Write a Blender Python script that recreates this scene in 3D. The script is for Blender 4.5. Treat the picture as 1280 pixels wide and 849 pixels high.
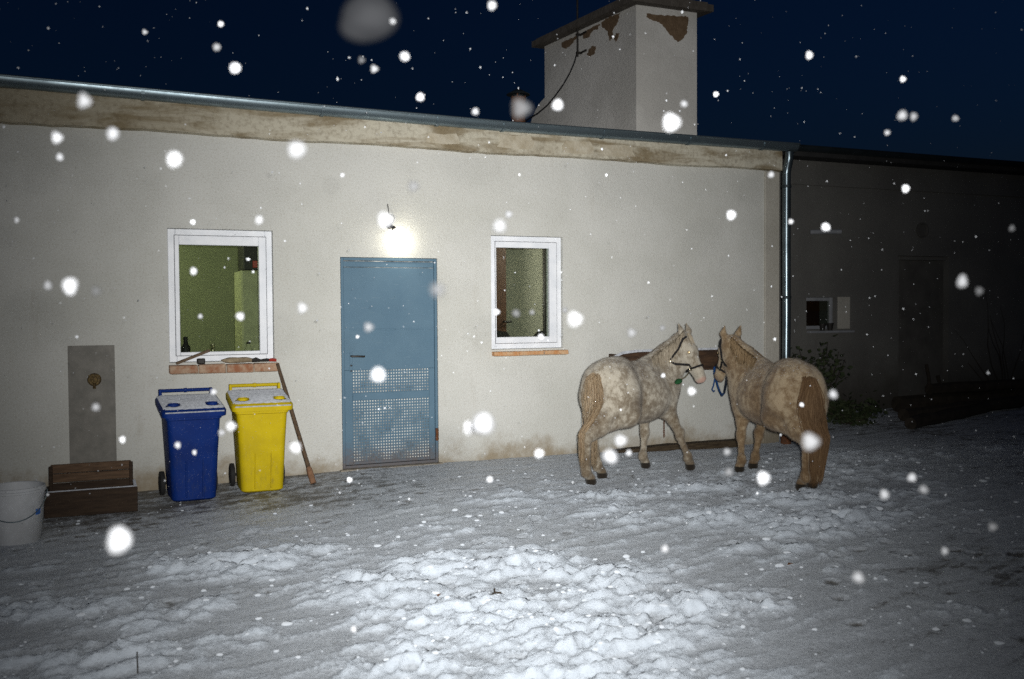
import bpy, bmesh, math, random
import numpy as np
from mathutils import Vector, Matrix

scene = bpy.context.scene
for _o in list(bpy.data.objects):
    bpy.data.objects.remove(_o)
random.seed(7)
RNG = np.random.default_rng(7)
COL = scene.collection

# ------------------------------------------------------------------ camera
CAM = Vector((0.0, -8.80719, 1.49916))
FWD = Vector((0.39378823, 0.91868538, -0.03078972))
RGT = Vector((0.91902269, -0.39415092, -0.00650738))
UPV = Vector((0.01811403, 0.02573393, 0.9995047))
FPX = 1200.0                                   # focal length in pixels of a 1280 wide frame
cam_data = bpy.data.cameras.new('camera')
cam = bpy.data.objects.new('camera', cam_data)
COL.objects.link(cam)
cam.matrix_world = Matrix(((RGT.x, UPV.x, -FWD.x, CAM.x), (RGT.y, UPV.y, -FWD.y, CAM.y),
                           (RGT.z, UPV.z, -FWD.z, CAM.z), (0, 0, 0, 1)))
cam_data.sensor_width = 36.0
cam_data.lens = FPX * 36.0 / 1280.0
cam_data.clip_start = 0.05
cam_data.clip_end = 2000.0
cam_data.dof.use_dof = True
cam_data.dof.focus_distance = 8.6
cam_data.dof.aperture_fstop = 2.8
scene.camera = cam

# ------------------------------------------------------------------ sky (deep dusk)
world = bpy.data.worlds.new('World')
scene.world = world
world.use_nodes = True
wn, wl = world.node_tree.nodes, world.node_tree.links
wn.clear()
sky = wn.new('ShaderNodeTexSky')
sky.sky_type = 'NISHITA'
sky.sun_disc = False
sky.sun_elevation = math.radians(0.3)
sky.sun_rotation = math.radians(250.0)
sky.altitude = 300.0
sky.air_density = 1.0
sky.dust_density = 0.3
sky.ozone_density = 5.0
bg = wn.new('ShaderNodeBackground')
bg.inputs['Strength'].default_value = 0.027
wo = wn.new('ShaderNodeOutputWorld')
wl.new(sky.outputs['Color'], bg.inputs['Color'])
wl.new(bg.outputs['Background'], wo.inputs['Surface'])

# ------------------------------------------------------------------ the flash that lights the picture
flash_data = bpy.data.lights.new('camera_flash', 'SPOT')
flash_data.energy = 4650.0
flash_data.color = (1.0, 0.985, 0.95)
flash_data.spot_size = math.radians(110.0)
flash_data.spot_blend = 0.6
flash_data.shadow_soft_size = 0.045
flash = bpy.data.objects.new('camera_flash', flash_data)
COL.objects.link(flash)
flash.location = CAM + RGT * 0.06 + UPV * 0.05 - FWD * 0.02
_aim = FWD + RGT * ((604 - 640) / FPX) - UPV * ((398 - 424.5) / FPX)
flash.rotation_euler = _aim.to_track_quat('-Z', 'Y').to_euler()
# reflector profile: bright middle, long soft tail
flash_data.use_nodes = True
fn, fl = flash_data.node_tree.nodes, flash_data.node_tree.links
_em = fn['Emission']
_geo = fn.new('ShaderNodeNewGeometry')
_dot = fn.new('ShaderNodeVectorMath')
_dot.operation = 'DOT_PRODUCT'
_dot.inputs[1].default_value = _aim.normalized()
fl.new(_geo.outputs['Incoming'], _dot.inputs[0])


def _fm(op, a, b=0.0):
    m = fn.new('ShaderNodeMath')
    m.operation = op
    for i, v in enumerate((a, b)):
        if isinstance(v, (int, float)):
            m.inputs[i].default_value = v
        else:
            fl.new(v, m.inputs[i])
    return m.outputs[0]


_c2 = _fm('POWER', _fm('ABSOLUTE', _dot.outputs['Value']), 2.0)
_t2 = _fm('DIVIDE', _fm('SUBTRACT', 1.0, _c2), _fm('MAXIMUM', _c2, 0.01))
_pf = _fm('EXPONENT', _fm('MULTIPLY', _t2, -1.0 / 0.125))
fl.new(_fm('ADD', _fm('MULTIPLY', _pf, 0.993), 0.007), _em.inputs['Strength'])

# ------------------------------------------------------------------ colour management, sampling
scene.view_settings.view_transform = 'Standard'
scene.view_settings.look = 'None'
scene.view_settings.exposure = 0.0
scene.view_settings.gamma = 1.0
scene.view_settings.use_curve_mapping = False
scene.render.engine = 'CYCLES'
scene.cycles.use_denoising = False
scene.cycles.max_bounces = 6
scene.cycles.transparent_max_bounces = 16
scene.cycles.sample_clamp_indirect = 1.5
scene.cycles.caustics_reflective = False
scene.cycles.caustics_refractive = False


def ray(px, py):
    return FWD + RGT * ((px - 640) / FPX) - UPV * ((py - 424.5) / FPX)


def at_y(px, py, y):
    d = ray(px, py)
    return CAM + d * ((y - CAM.y) / d.y)


def at_z(px, py, z=0.0):
    d = ray(px, py)
    return CAM + d * ((z - CAM.z) / d.z)


def at_d(px, py, t):
    return CAM + ray(px, py) * t


# ------------------------------------------------------------------ materials
MATS = {}


def mat(name, c1, c2=None, scale=8.0, rough=0.8, bump=0.0, bscale=60.0, metal=0.0, spec=0.3,
        stretch=(1, 1, 1), lo=0.35, hi=0.65, bdist=0.01, rough2=None, wave=None):
    m = bpy.data.materials.new(name)
    m.use_nodes = True
    n, l = m.node_tree.nodes, m.node_tree.links
    b = n['Principled BSDF']
    b.inputs['Roughness'].default_value = rough
    b.inputs['Metallic'].default_value = metal
    b.inputs['Specular IOR Level'].default_value = spec
    b.inputs['Base Color'].default_value = (*c1, 1)
    tc = n.new('ShaderNodeTexCoord')
    mp = n.new('ShaderNodeMapping')
    mp.inputs['Scale'].default_value = stretch
    l.new(tc.outputs['Object'], mp.inputs['Vector'])
    if c2 is not None:
        t = n.new('ShaderNodeTexNoise')
        t.inputs['Scale'].default_value = scale
        t.inputs['Detail'].default_value = 8
        t.inputs['Roughness'].default_value = 0.65
        l.new(mp.outputs['Vector'], t.inputs['Vector'])
        r = n.new('ShaderNodeValToRGB')
        r.color_ramp.elements[0].position = lo
        r.color_ramp.elements[1].position = hi
        r.color_ramp.elements[0].color = (*c1, 1)
        r.color_ramp.elements[1].color = (*c2, 1)
        l.new(t.outputs['Fac'], r.inputs['Fac'])
        l.new(r.outputs['Color'], b.inputs['Base Color'])
        if rough2 is not None:
            mr = n.new('ShaderNodeMapRange')
            mr.inputs['To Min'].default_value = rough
            mr.inputs['To Max'].default_value = rough2
            mr.inputs['From Min'].default_value = lo
            mr.inputs['From Max'].default_value = hi
            l.new(t.outputs['Fac'], mr.inputs['Value'])
            l.new(mr.outputs['Result'], b.inputs['Roughness'])
    if bump:
        t2 = n.new('ShaderNodeTexNoise')
        t2.inputs['Scale'].default_value = bscale
        t2.inputs['Detail'].default_value = 5
        l.new(mp.outputs['Vector'], t2.inputs['Vector'])
        bp = n.new('ShaderNodeBump')
        bp.inputs['Strength'].default_value = bump
        bp.inputs['Distance'].default_value = bdist
        l.new(t2.outputs['Fac'], bp.inputs['Height'])
        l.new(bp.outputs['Normal'], b.inputs['Normal'])
    MATS[name] = m
    return m


def nodes_of(name, rough=0.85, spec=0.25, drough=0.0):
    m = bpy.data.materials.new(name)
    m.use_nodes = True
    n, l = m.node_tree.nodes, m.node_tree.links
    b = n['Principled BSDF']
    b.inputs['Roughness'].default_value = rough
    b.inputs['Specular IOR Level'].default_value = spec
    b.inputs['Diffuse Roughness'].default_value = drough
    MATS[name] = m
    return m, n, l, b


def nz(n, l, vec, scale, detail=6, rough=0.6, dist=0.0):
    t = n.new('ShaderNodeTexNoise')
    t.inputs['Scale'].default_value = scale
    t.inputs['Detail'].default_value = detail
    t.inputs['Roughness'].default_value = rough
    t.inputs['Distortion'].default_value = dist
    l.new(vec, t.inputs['Vector'])
    return t.outputs['Fac']


def rng(n, l, val, a, b, c=0.0, d=1.0, smooth=True):
    r = n.new('ShaderNodeMapRange')
    r.interpolation_type = 'SMOOTHSTEP' if smooth else 'LINEAR'
    for k, v in zip(('From Min', 'From Max', 'To Min', 'To Max'), (a, b, c, d)):
        r.inputs[k].default_value = v
    l.new(val, r.inputs['Value'])
    return r.outputs['Result']


def mth(n, l, op, a, b):
    m = n.new('ShaderNodeMath')
    m.operation = op
    for i, v in enumerate((a, b)):
        if isinstance(v, (int, float)):
            m.inputs[i].default_value = v
        else:
            l.new(v, m.inputs[i])
    return m.outputs[0]


def mixc(n, l, fac, a, b):
    m = n.new('ShaderNodeMix')
    m.data_type = 'RGBA'
    if isinstance(fac, (int, float)):
        m.inputs[0].default_value = fac
    else:
        l.new(fac, m.inputs[0])
    for i, v in ((6, a), (7, b)):
        if isinstance(v, tuple):
            m.inputs[i].default_value = (*v, 1)
        else:
            l.new(v, m.inputs[i])
    return m.outputs[2]


def obj_vec(n, l, stretch=(1, 1, 1)):
    tc = n.new('ShaderNodeTexCoord')
    mp = n.new('ShaderNodeMapping')
    mp.inputs['Scale'].default_value = stretch
    l.new(tc.outputs['Object'], mp.inputs['Vector'])
    return mp.outputs['Vector'], tc.outputs['Object']


def bump_to(n, l, b, h, strength, dist):
    bp = n.new('ShaderNodeBump')
    bp.inputs['Strength'].default_value = strength
    bp.inputs['Distance'].default_value = dist
    l.new(h, bp.inputs['Height'])
    l.new(bp.outputs['Normal'], b.inputs['Normal'])


def plaster(name, base, pale, dirt, dirt_top, low=0.0):
    """rough scratched render with grime growing up from the ground"""
    m, n, l, b = nodes_of(name, 0.92, 0.15)
    v, raw = obj_vec(n, l)
    vs, _ = obj_vec(n, l, (1.0, 1.0, 2.4))
    big = nz(n, l, v, 0.9, 5)
    fine = nz(n, l, v, 70, 3, 0.7)
    scr = nz(n, l, vs, 14, 6, 0.75)
    col = mixc(n, l, rng(n, l, big, 0.35, 0.65), base, pale)
    col = mixc(n, l, rng(n, l, fine, 0.30, 0.52, 0.32, 0.0), col, dirt)
    col = mixc(n, l, rng(n, l, scr, 0.26, 0.38, 0.28, 0.0), col, dirt)
    sx = n.new('ShaderNodeSeparateXYZ')
    l.new(raw, sx.inputs[0])
    low_n = nz(n, l, v, 3.2, 8, 0.7)
    hgt = mth(n, l, 'ADD', sx.outputs['Z'], mth(n, l, 'MULTIPLY', low_n, -0.75))
    g = rng(n, l, hgt, low - 0.42, low + dirt_top, 0.9, 0.0)
    col = mixc(n, l, g, col, dirt)
    vd, _ = obj_vec(n, l, (1.0, 1.0, 0.10))
    drip = mth(n, l, 'MULTIPLY', rng(n, l, nz(n, l, vd, 5.5, 6, 0.7), 0.56, 0.74), rng(n, l, nz(n, l, v, 1.3, 4), 0.45, 0.62))
    col = mixc(n, l, mth(n, l, 'MULTIPLY', drip, 0.22), col, dirt)
    pit = n.new('ShaderNodeTexVoronoi')
    pit.inputs['Scale'].default_value = 38
    l.new(v, pit.inputs['Vector'])
    pf = rng(n, l, pit.outputs['Distance'], 0.05, 0.16, 0.35, 0.0)
    col = mixc(n, l, mth(n, l, 'MULTIPLY', pf, rng(n, l, nz(n, l, v, 7.0, 3), 0.45, 0.6)), col, dirt)
    l.new(col, b.inputs['Base Color'])
    bump_to(n, l, b, mth(n, l, 'ADD', mth(n, l, 'MULTIPLY', fine, 0.8), scr), 0.6, 0.014)
    return m


plaster('wall_plaster', (0.515, 0.52, 0.487), (0.58, 0.585, 0.558), (0.27, 0.22, 0.15), -0.12)
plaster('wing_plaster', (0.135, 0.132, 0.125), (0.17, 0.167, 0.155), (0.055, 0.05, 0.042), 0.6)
plaster('chimney_plaster', (0.56, 0.55, 0.52), (0.70, 0.69, 0.66), (0.2, 0.18, 0.15), 0.0, 2.0)
plaster('strip_plaster', (0.40, 0.385, 0.34), (0.47, 0.45, 0.40), (0.22, 0.19, 0.14), 0.22)


def frieze_material():
    m, n, l, b = nodes_of('frieze_plaster', 0.95, 0.1)
    v, raw = obj_vec(n, l)
    vs, _ = obj_vec(n, l, (0.55, 1, 2.5))
    a = nz(n, l, vs, 2.6, 7, 0.6, 0.6)
    c = nz(n, l, v, 22, 6, 0.7)
    col = mixc(n, l, rng(n, l, a, 0.42, 0.64), (0.52, 0.49, 0.40), (0.24, 0.195, 0.125))
    sx = n.new('ShaderNodeSeparateXYZ')
    l.new(raw, sx.inputs[0])
    left = rng(n, l, sx.outputs['X'], -1.0, 2.6, 0.55, 0.0)
    col = mixc(n, l, left, col, (0.22, 0.18, 0.11))
    col = mixc(n, l, rng(n, l, c, 0.3, 0.55, 0.45, 0.0), col, (0.14, 0.105, 0.065))
    l.new(col, b.inputs['Base Color'])
    bump_to(n, l, b, c, 0.7, 0.015)


frieze_material()


def door_paint():
    m, n, l, b = nodes_of('door_paint', 0.62, 0.22)
    v, raw = obj_vec(n, l)
    vx, _ = obj_vec(n, l, (0.25, 1, 4.0))
    a = nz(n, l, v, 3.0, 6, 0.65)
    c = nz(n, l, v, 40, 5, 0.7)
    sc_ = nz(n, l, vx, 26, 4, 0.7)
    col = mixc(n, l, rng(n, l, a, 0.25, 0.75), (0.082, 0.148, 0.208), (0.098, 0.168, 0.228))
    col = mixc(n, l, rng(n, l, sc_, 0.62, 0.72, 0.0, 0.35), col, (0.22, 0.27, 0.31))
    sx = n.new('ShaderNodeSeparateXYZ')
    l.new(raw, sx.inputs[0])
    lowz = rng(n, l, mth(n, l, 'ADD', sx.outputs['Z'], mth(n, l, 'MULTIPLY', c, -0.5)), -0.25, 0.06, 0.6, 0.0)
    col = mixc(n, l, lowz, col, (0.13, 0.07, 0.035))
    col = mixc(n, l, rng(n, l, c, 0.66, 0.74, 0.0, 0.6), col, (0.05, 0.045, 0.04))
    l.new(col, b.inputs['Base Color'])
    bump_to(n, l, b, a, 0.25, 0.02)


door_paint()


def bin_plastic(name, c1, c2, scuff):
    m, n, l, b = nodes_of(name, 0.6, 0.12)
    v, raw = obj_vec(n, l)
    vz, _ = obj_vec(n, l, (1, 1, 0.3))
    col = mixc(n, l, rng(n, l, nz(n, l, v, 5, 5), 0.3, 0.7), c1, c2)
    sx = n.new('ShaderNodeSeparateXYZ')
    l.new(raw, sx.inputs[0])
    low = rng(n, l, sx.outputs['Z'], 0.0, 0.45, 0.75, 0.12)
    g = mth(n, l, 'MULTIPLY', rng(n, l, nz(n, l, vz, 24, 7, 0.75), 0.48, 0.70), low)
    col = mixc(n, l, g, col, scuff)
    col = mixc(n, l, rng(n, l, nz(n, l, v, 150, 2), 0.68, 0.74, 0, 0.5), col, (0.5, 0.52, 0.55))
    l.new(col, b.inputs['Base Color'])
    bump_to(n, l, b, nz(n, l, v, 9, 3), 0.12, 0.02)


bin_plastic('bin_blue', (0.003, 0.026, 0.17), (0.003, 0.02, 0.135), (0.03, 0.045, 0.11))
bin_plastic('bin_yellow', (0.55, 0.42, 0.005), (0.47, 0.355, 0.006), (0.27, 0.21, 0.03))
mat('white_frame', (0.78, 0.80, 0.84), (0.66, 0.69, 0.74), 6, 0.45, 0.05, 30, spec=0.4)
mat('gasket', (0.05, 0.05, 0.055), None, rough=0.7)
mat('stone_pale', (0.50, 0.46, 0.37), (0.36, 0.31, 0.22), 9, 0.95, 0.7, 40)
mat('brick_clay', (0.27, 0.115, 0.06), (0.42, 0.32, 0.23), 14, 0.9, 0.8, 60, bdist=0.01)
mat('brick_tan', (0.46, 0.21, 0.08), (0.52, 0.36, 0.22), 12, 0.9, 0.8, 60, bdist=0.01)
mat('mortar', (0.38, 0.35, 0.30), (0.26, 0.22, 0.17), 20, 0.95, 0.8, 50)
mat('door_backing', (0.60, 0.60, 0.56), (0.10, 0.11, 0.11), 5.0, 0.8, lo=0.44, hi=0.60)
mat('black_iron', (0.012, 0.012, 0.012), (0.03, 0.025, 0.02), 30, 0.5, 0.2, 80)
mat('rust', (0.16, 0.06, 0.025), (0.07, 0.035, 0.02), 25, 0.9, 0.6, 80)
mat('zinc', (0.26, 0.33, 0.37), (0.17, 0.22, 0.25), 3.5, 0.33, 0.05, 20, metal=0.85, stretch=(1, 1, 1), rough2=0.45)
mat('zinc_dark', (0.05, 0.065, 0.075), (0.03, 0.04, 0.045), 4, 0.5, 0.05, 20, metal=0.6)
mat('pipe_zinc', (0.20, 0.25, 0.28), (0.10, 0.13, 0.15), 3.5, 0.30, 0.03, 20, metal=0.85)
mat('roof_felt', (0.03, 0.03, 0.032), (0.05, 0.05, 0.05), 6, 0.9, 0.3, 60)
mat('cap_concrete', (0.075, 0.065, 0.055), (0.13, 0.115, 0.10), 9, 0.95, 0.8, 40)
mat('bare_plaster', (0.13, 0.085, 0.05), (0.19, 0.13, 0.08), 16, 0.95, 0.9, 50)
mat('cable', (0.012, 0.012, 0.014), None, rough=0.6)
mat('room_green', (0.185, 0.19, 0.115), (0.16, 0.168, 0.10), 2, 0.9)
mat('room_olive', (0.28, 0.265, 0.215), (0.25, 0.24, 0.195), 2, 0.9)
mat('room_ceiling', (0.4, 0.4, 0.36), None, rough=0.9)
mat('room_floor', (0.10, 0.08, 0.06), (0.06, 0.05, 0.04), 5, 0.7)
mat('cabinet_paint', (0.36, 0.36, 0.22), (0.28, 0.28, 0.17), 9, 0.6, 0.3, 30)
mat('brown_wood', (0.055, 0.022, 0.010), (0.035, 0.014, 0.007), 10, 0.5, 0.1, 30, stretch=(8, 8, 1))
mat('dark_item', (0.02, 0.018, 0.016), None, rough=0.6)
mat('red_plastic', (0.30, 0.03, 0.02), None, rough=0.4)
mat('grey_sheet', (0.15, 0.145, 0.13), (0.21, 0.20, 0.18), 10, 0.7, 0.15, 120, metal=0.1)
mat('brass', (0.16, 0.11, 0.04), (0.05, 0.035, 0.02), 60, 0.55, 0.6, 80, metal=0.5)
mat('bucket_plastic', (0.50, 0.52, 0.55), (0.30, 0.31, 0.32), 5, 0.55, 0.1, 20, lo=0.3, hi=0.8)
mat('bucket_inside', (0.42, 0.40, 0.36), (0.25, 0.22, 0.18), 8, 0.7)
mat('bucket_print', (0.03, 0.12, 0.42), None, rough=0.6)
mat('crate_wood', (0.048, 0.030, 0.018), (0.022, 0.013, 0.008), 7, 0.8, 0.5, 40, stretch=(1, 8, 8))
mat('crate_wood_pale', (0.14, 0.085, 0.05), (0.07, 0.042, 0.025), 7, 0.8, 0.5, 40, stretch=(1, 8, 8))
mat('manger_wood', (0.070, 0.038, 0.020), (0.025, 0.014, 0.009), 5, 0.85, 0.6, 30, stretch=(1, 8, 6))
mat('stick_wood', (0.13, 0.085, 0.05), (0.05, 0.035, 0.025), 14, 0.85, 0.5, 50, stretch=(6, 6, 1))
mat('stick_end', (0.24, 0.13, 0.075), (0.13, 0.07, 0.04), 14, 0.85, 0.5, 50)
mat('lath_wood', (0.16, 0.11, 0.07), (0.08, 0.055, 0.035), 14, 0.85, 0.4, 50, stretch=(1, 6, 6))
mat('stone', (0.34, 0.27, 0.18), (0.22, 0.17, 0.11), 18, 0.95, 0.8, 50)
mat('bin_rubber', (0.012, 0.012, 0.013), (0.02, 0.02, 0.02), 20, 0.8)
mat('thin_snow', (0.30, 0.315, 0.345), (0.50, 0.525, 0.57), 40, 0.9, 0.7, 120, bdist=0.006)
mat('snow_lump', (0.60, 0.64, 0.69), (0.50, 0.54, 0.59), 30, 0.75, 0.6, 120, bdist=0.008)
mat('halter_web', (0.012, 0.011, 0.012), None, rough=0.8)
mat('halter_ring', (0.5, 0.45, 0.32), None, rough=0.35, metal=0.9)
mat('green_cord', (0.012, 0.07, 0.022), (0.02, 0.11, 0.035), 60, 0.9)
mat('blue_rope', (0.008, 0.045, 0.16), (0.012, 0.07, 0.22), 90, 0.9)
mat('dark_rope', (0.012, 0.02, 0.04), None, rough=0.9)
mat('eye_ball', (0.015, 0.01, 0.008), None, rough=0.08, spec=0.8)
mat('eye_shine', (0.95, 0.72, 0.42), None, rough=0.35, metal=0.6)  # pale amber colour stands in for flash light thrown back by the eye
mat('wing_frame', (0.30, 0.31, 0.33), (0.22, 0.23, 0.25), 6, 0.6)
mat('wing_door', (0.115, 0.11, 0.10), (0.08, 0.076, 0.07), 4, 0.8, 0.3, 20)
mat('leaf_dark', (0.022, 0.035, 0.014), (0.04, 0.05, 0.02), 12, 0.7)
mat('twig', (0.03, 0.024, 0.018), (0.05, 0.04, 0.03), 20, 0.9)
mat('log_wood', (0.05, 0.04, 0.03), (0.025, 0.02, 0.015), 9, 0.9, 0.5, 40)
mat('dead_leaf', (0.14, 0.06, 0.02), None, rough=0.9)


def snowflake_material(name, cover):
    """loose ice lattice: partly see-through, the object colour holds a whiteness set against the flash strength"""
    m = bpy.data.materials.new(name)
    m.use_nodes = True
    n, l = m.node_tree.nodes, m.node_tree.links
    n.clear()
    o = n.new('ShaderNodeOutputMaterial')
    d = n.new('ShaderNodeBsdfDiffuse')
    oi = n.new('ShaderNodeObjectInfo')
    l.new(oi.outputs['Color'], d.inputs['Color'])
    t = n.new('ShaderNodeBsdfTransparent')
    x = n.new('ShaderNodeMixShader')
    x.inputs[0].default_value = cover
    l.new(t.outputs[0], x.inputs[1])
    l.new(d.outputs[0], x.inputs[2])
    l.new(x.outputs[0], o.inputs['Surface'])
    MATS[name] = m


mat('flake_far', (0.42, 0.44, 0.47), None, rough=0.9)


def emit(name, color, strength):
    m = bpy.data.materials.new(name)
    m.use_nodes = True
    n, l = m.node_tree.nodes, m.node_tree.links
    n.clear()
    o = n.new('ShaderNodeOutputMaterial')
    e = n.new('ShaderNodeEmission')
    e.inputs['Color'].default_value = (*color, 1)
    e.inputs['Strength'].default_value = strength
    l.new(e.outputs[0], o.inputs['Surface'])
    m.cycles.emission_sampling = 'NONE'
    MATS[name] = m


emit('bulb_glow', (1.0, 0.95, 0.78), 6.0)
emit('room_bulb', (0.95, 1.0, 0.75), 3.0)


def pane_material():
    m = bpy.data.materials.new('pane_glass')
    m.use_nodes = True
    n, l = m.node_tree.nodes, m.node_tree.links
    n.clear()
    o = n.new('ShaderNodeOutputMaterial')
    t = n.new('ShaderNodeBsdfTransparent')
    t.inputs['Color'].default_value = (0.80, 0.84, 0.80, 1)
    g = n.new('ShaderNodeBsdfGlossy')
    g.inputs['Roughness'].default_value = 0.02
    fr = n.new('ShaderNodeFresnel')
    fr.inputs['IOR'].default_value = 1.45
    x = n.new('ShaderNodeMixShader')
    l.new(fr.outputs[0], x.inputs[0])
    l.new(t.outputs[0], x.inputs[1])
    l.new(g.outputs[0], x.inputs[2])
    l.new(x.outputs[0], o.inputs['Surface'])
    MATS['pane_glass'] = m


pane_material()


# ------------------------------------------------------------------ mesh building
class MB:
    def __init__(s):
        s.v, s.f = [], []

    def add(s, v, f):
        o = len(s.v)
        s.v += [tuple(p) for p in v]
        s.f += [tuple(i + o for i in q) for q in f]
        return s

    def box(s, x0, x1, y0, y1, z0, z1, bev=0.0, seg=1, jit=0.0, m=None):
        bm = bmesh.new()
        bmesh.ops.create_cube(bm, size=1.0)
        for v in bm.verts:
            v.co = Vector(((x0 + x1) / 2 + v.co.x * (x1 - x0), (y0 + y1) / 2 + v.co.y * (y1 - y0),
                           (z0 + z1) / 2 + v.co.z * (z1 - z0)))
            if jit:
                v.co += Vector((random.uniform(-jit, jit) for _ in range(3)))
        if bev:
            bmesh.ops.bevel(bm, geom=list(bm.edges), offset=bev, segments=seg, affect='EDGES', profile=0.5)
        bm.verts.index_update()
        vs = [(m @ v.co) if m else v.co.copy() for v in bm.verts]
        fs = [[v.index for v in f.verts] for f in bm.faces]
        bm.free()
        return s.add(vs, fs)

    def tube(s, path, rad, n=8, flat=None, cap=True):
        path = [Vector(p) for p in path]
        k = len(path)
        rad = [rad] * k if isinstance(rad, (int, float)) else rad
        t0 = (path[1] - path[0]).normalized()
        ref = Vector((0, 0, 1)) if abs(t0.z) < 0.9 else Vector((0, 1, 0))
        a = t0.cross(ref).normalized()
        vs, fs = [], []
        for i, p in enumerate(path):
            t = (path[min(i + 1, k - 1)] - path[max(i - 1, 0)]).normalized()
            a = (a - t * a.dot(t)).normalized()
            b = t.cross(a)
            for j in range(n):
                w = 2 * math.pi * j / n
                vs.append(p + (a * math.cos(w) + b * math.sin(w) * (flat or 1)) * rad[i])
        for i in range(k - 1):
            for j in range(n):
                fs.append((i * n + j, i * n + (j + 1) % n, (i + 1) * n + (j + 1) % n, (i + 1) * n + j))
        if cap:
            fs.append(tuple(range(n))[::-1])
            fs.append(tuple(range((k - 1) * n, k * n)))
        return s.add(vs, fs)

    def lathe(s, prof, n=32, c=(0, 0, 0), axis='z'):
        vs, fs = [], []
        for r, h in prof:
            for j in range(n):
                w = 2 * math.pi * j / n
                x, y = r * math.cos(w), r * math.sin(w)
                p = (x, y, h) if axis == 'z' else (h, x, y) if axis == 'x' else (x, h, y)
                vs.append((p[0] + c[0], p[1] + c[1], p[2] + c[2]))
        k = len(prof)
        for i in range(k - 1):
            for j in range(n):
                fs.append((i * n + j, i * n + (j + 1) % n, (i + 1) * n + (j + 1) % n, (i + 1) * n + j))
        fs.append(tuple(range(n))[::-1])
        fs.append(tuple(range((k - 1) * n, k * n)))
        return s.add(vs, fs)

    def prism(s, poly, y0, y1):
        """polygon in x,z extruded along y"""
        k = len(poly)
        vs = [(x, y0, z) for x, z in poly] + [(x, y1, z) for x, z in poly]
        fs = [tuple(range(k)), tuple(range(2 * k - 1, k - 1, -1))]
        fs += [(i, i + k, (i + 1) % k + k, (i + 1) % k) for i in range(k)]
        return s.add(vs, fs)

    def loft(s, rings, cap=True):
        n = len(rings[0])
        vs = [p for r in rings for p in r]
        fs = []
        for i in range(len(rings) - 1):
            for j in range(n):
                fs.append((i * n + j, i * n + (j + 1) % n, (i + 1) * n + (j + 1) % n, (i + 1) * n + j))
        if cap:
            fs.append(tuple(range(n))[::-1])
            fs.append(tuple(range((len(rings) - 1) * n, len(rings) * n)))
        return s.add(vs, fs)

    def build(s, name, material, parent=None, smooth=False, fix=True):
        me = bpy.data.meshes.new(name)
        me.from_pydata(s.v, [], s.f)
        if fix:
            bm = bmesh.new()
            bm.from_mesh(me)
            bmesh.ops.recalc_face_normals(bm, faces=bm.faces)
            bm.to_mesh(me)
            bm.free()
        me.materials.append(MATS[material])
        if smooth:
            me.shade_smooth()
            if smooth != 'all':
                me.set_sharp_from_angle(angle=math.radians(38))
        o = bpy.data.objects.new(name, me)
        COL.objects.link(o)
        if parent:
            o.parent = parent
        return o


def tag(o, label, cat=None, group=None, kind=None):
    if label:
        o['label'] = label
    if cat:
        o['category'] = cat
    if group:
        o['group'] = group
    if kind:
        o['kind'] = kind
    return o


def empty(name, loc=(0, 0, 0), rz=0.0, label=None, cat=None, group=None):
    e = bpy.data.objects.new(name, None)
    e.empty_display_size = 0.1
    COL.objects.link(e)
    e.location = loc
    e.rotation_euler = (0, 0, rz)
    return tag(e, label, cat, group)


def move(o, loc, rz=0.0):
    o.location = loc
    o.rotation_euler = (0, 0, rz)
    return o


# ------------------------------------------------------------------ noise in numpy
def _hash(ix, iy, seed):
    h = (ix.astype(np.int64) * 374761393 + iy.astype(np.int64) * 668265263 + seed * 1442695041) & 0x7fffffff
    h = ((h ^ (h >> 13)) * 1274126177) & 0x7fffffff
    return (h ^ (h >> 16)) & 0xffff


def perlin(x, y, seed=0):
    ix, iy = np.floor(x), np.floor(y)
    fx, fy = x - ix, y - iy
    u, v = fx * fx * fx * (fx * (fx * 6 - 15) + 10), fy * fy * fy * (fy * (fy * 6 - 15) + 10)

    def g(dx, dy):
        a = _hash(ix + dx, iy + dy, seed) / 65536.0 * 2 * math.pi
        return np.cos(a) * (fx - dx) + np.sin(a) * (fy - dy)
    a, b, c, d = g(0, 0), g(1, 0), g(0, 1), g(1, 1)
    return (a + (b - a) * u) * (1 - v) + (c + (d - c) * u) * v


def fbm(x, y, o=4, seed=0, gain=0.5):
    t, a = 0, 1.0
    for i in range(o):
        t = t + a * perlin(x * 2 ** i + 17.3 * i, y * 2 ** i - 9.1 * i, seed + i)
        a *= gain
    return t


def sstep(x, a, b):
    t = np.clip((x - a) / (b - a), 0, 1)
    return t * t * (3 - 2 * t)


for _n in ('snow_lump', 'thin_snow'):
    MATS[_n].node_tree.nodes['Principled BSDF'].inputs['Diffuse Roughness'].default_value = 0.7


# ================================================================== GROUND
def base_height(x, y):
    b = np.interp(x, [-3, 0.43, 2.3, 4.5, 7.1, 9], [-0.05, -0.035, 0.022, 0.015, -0.03, -0.03])
    return b * sstep(y, -4.0, -0.6)


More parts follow.
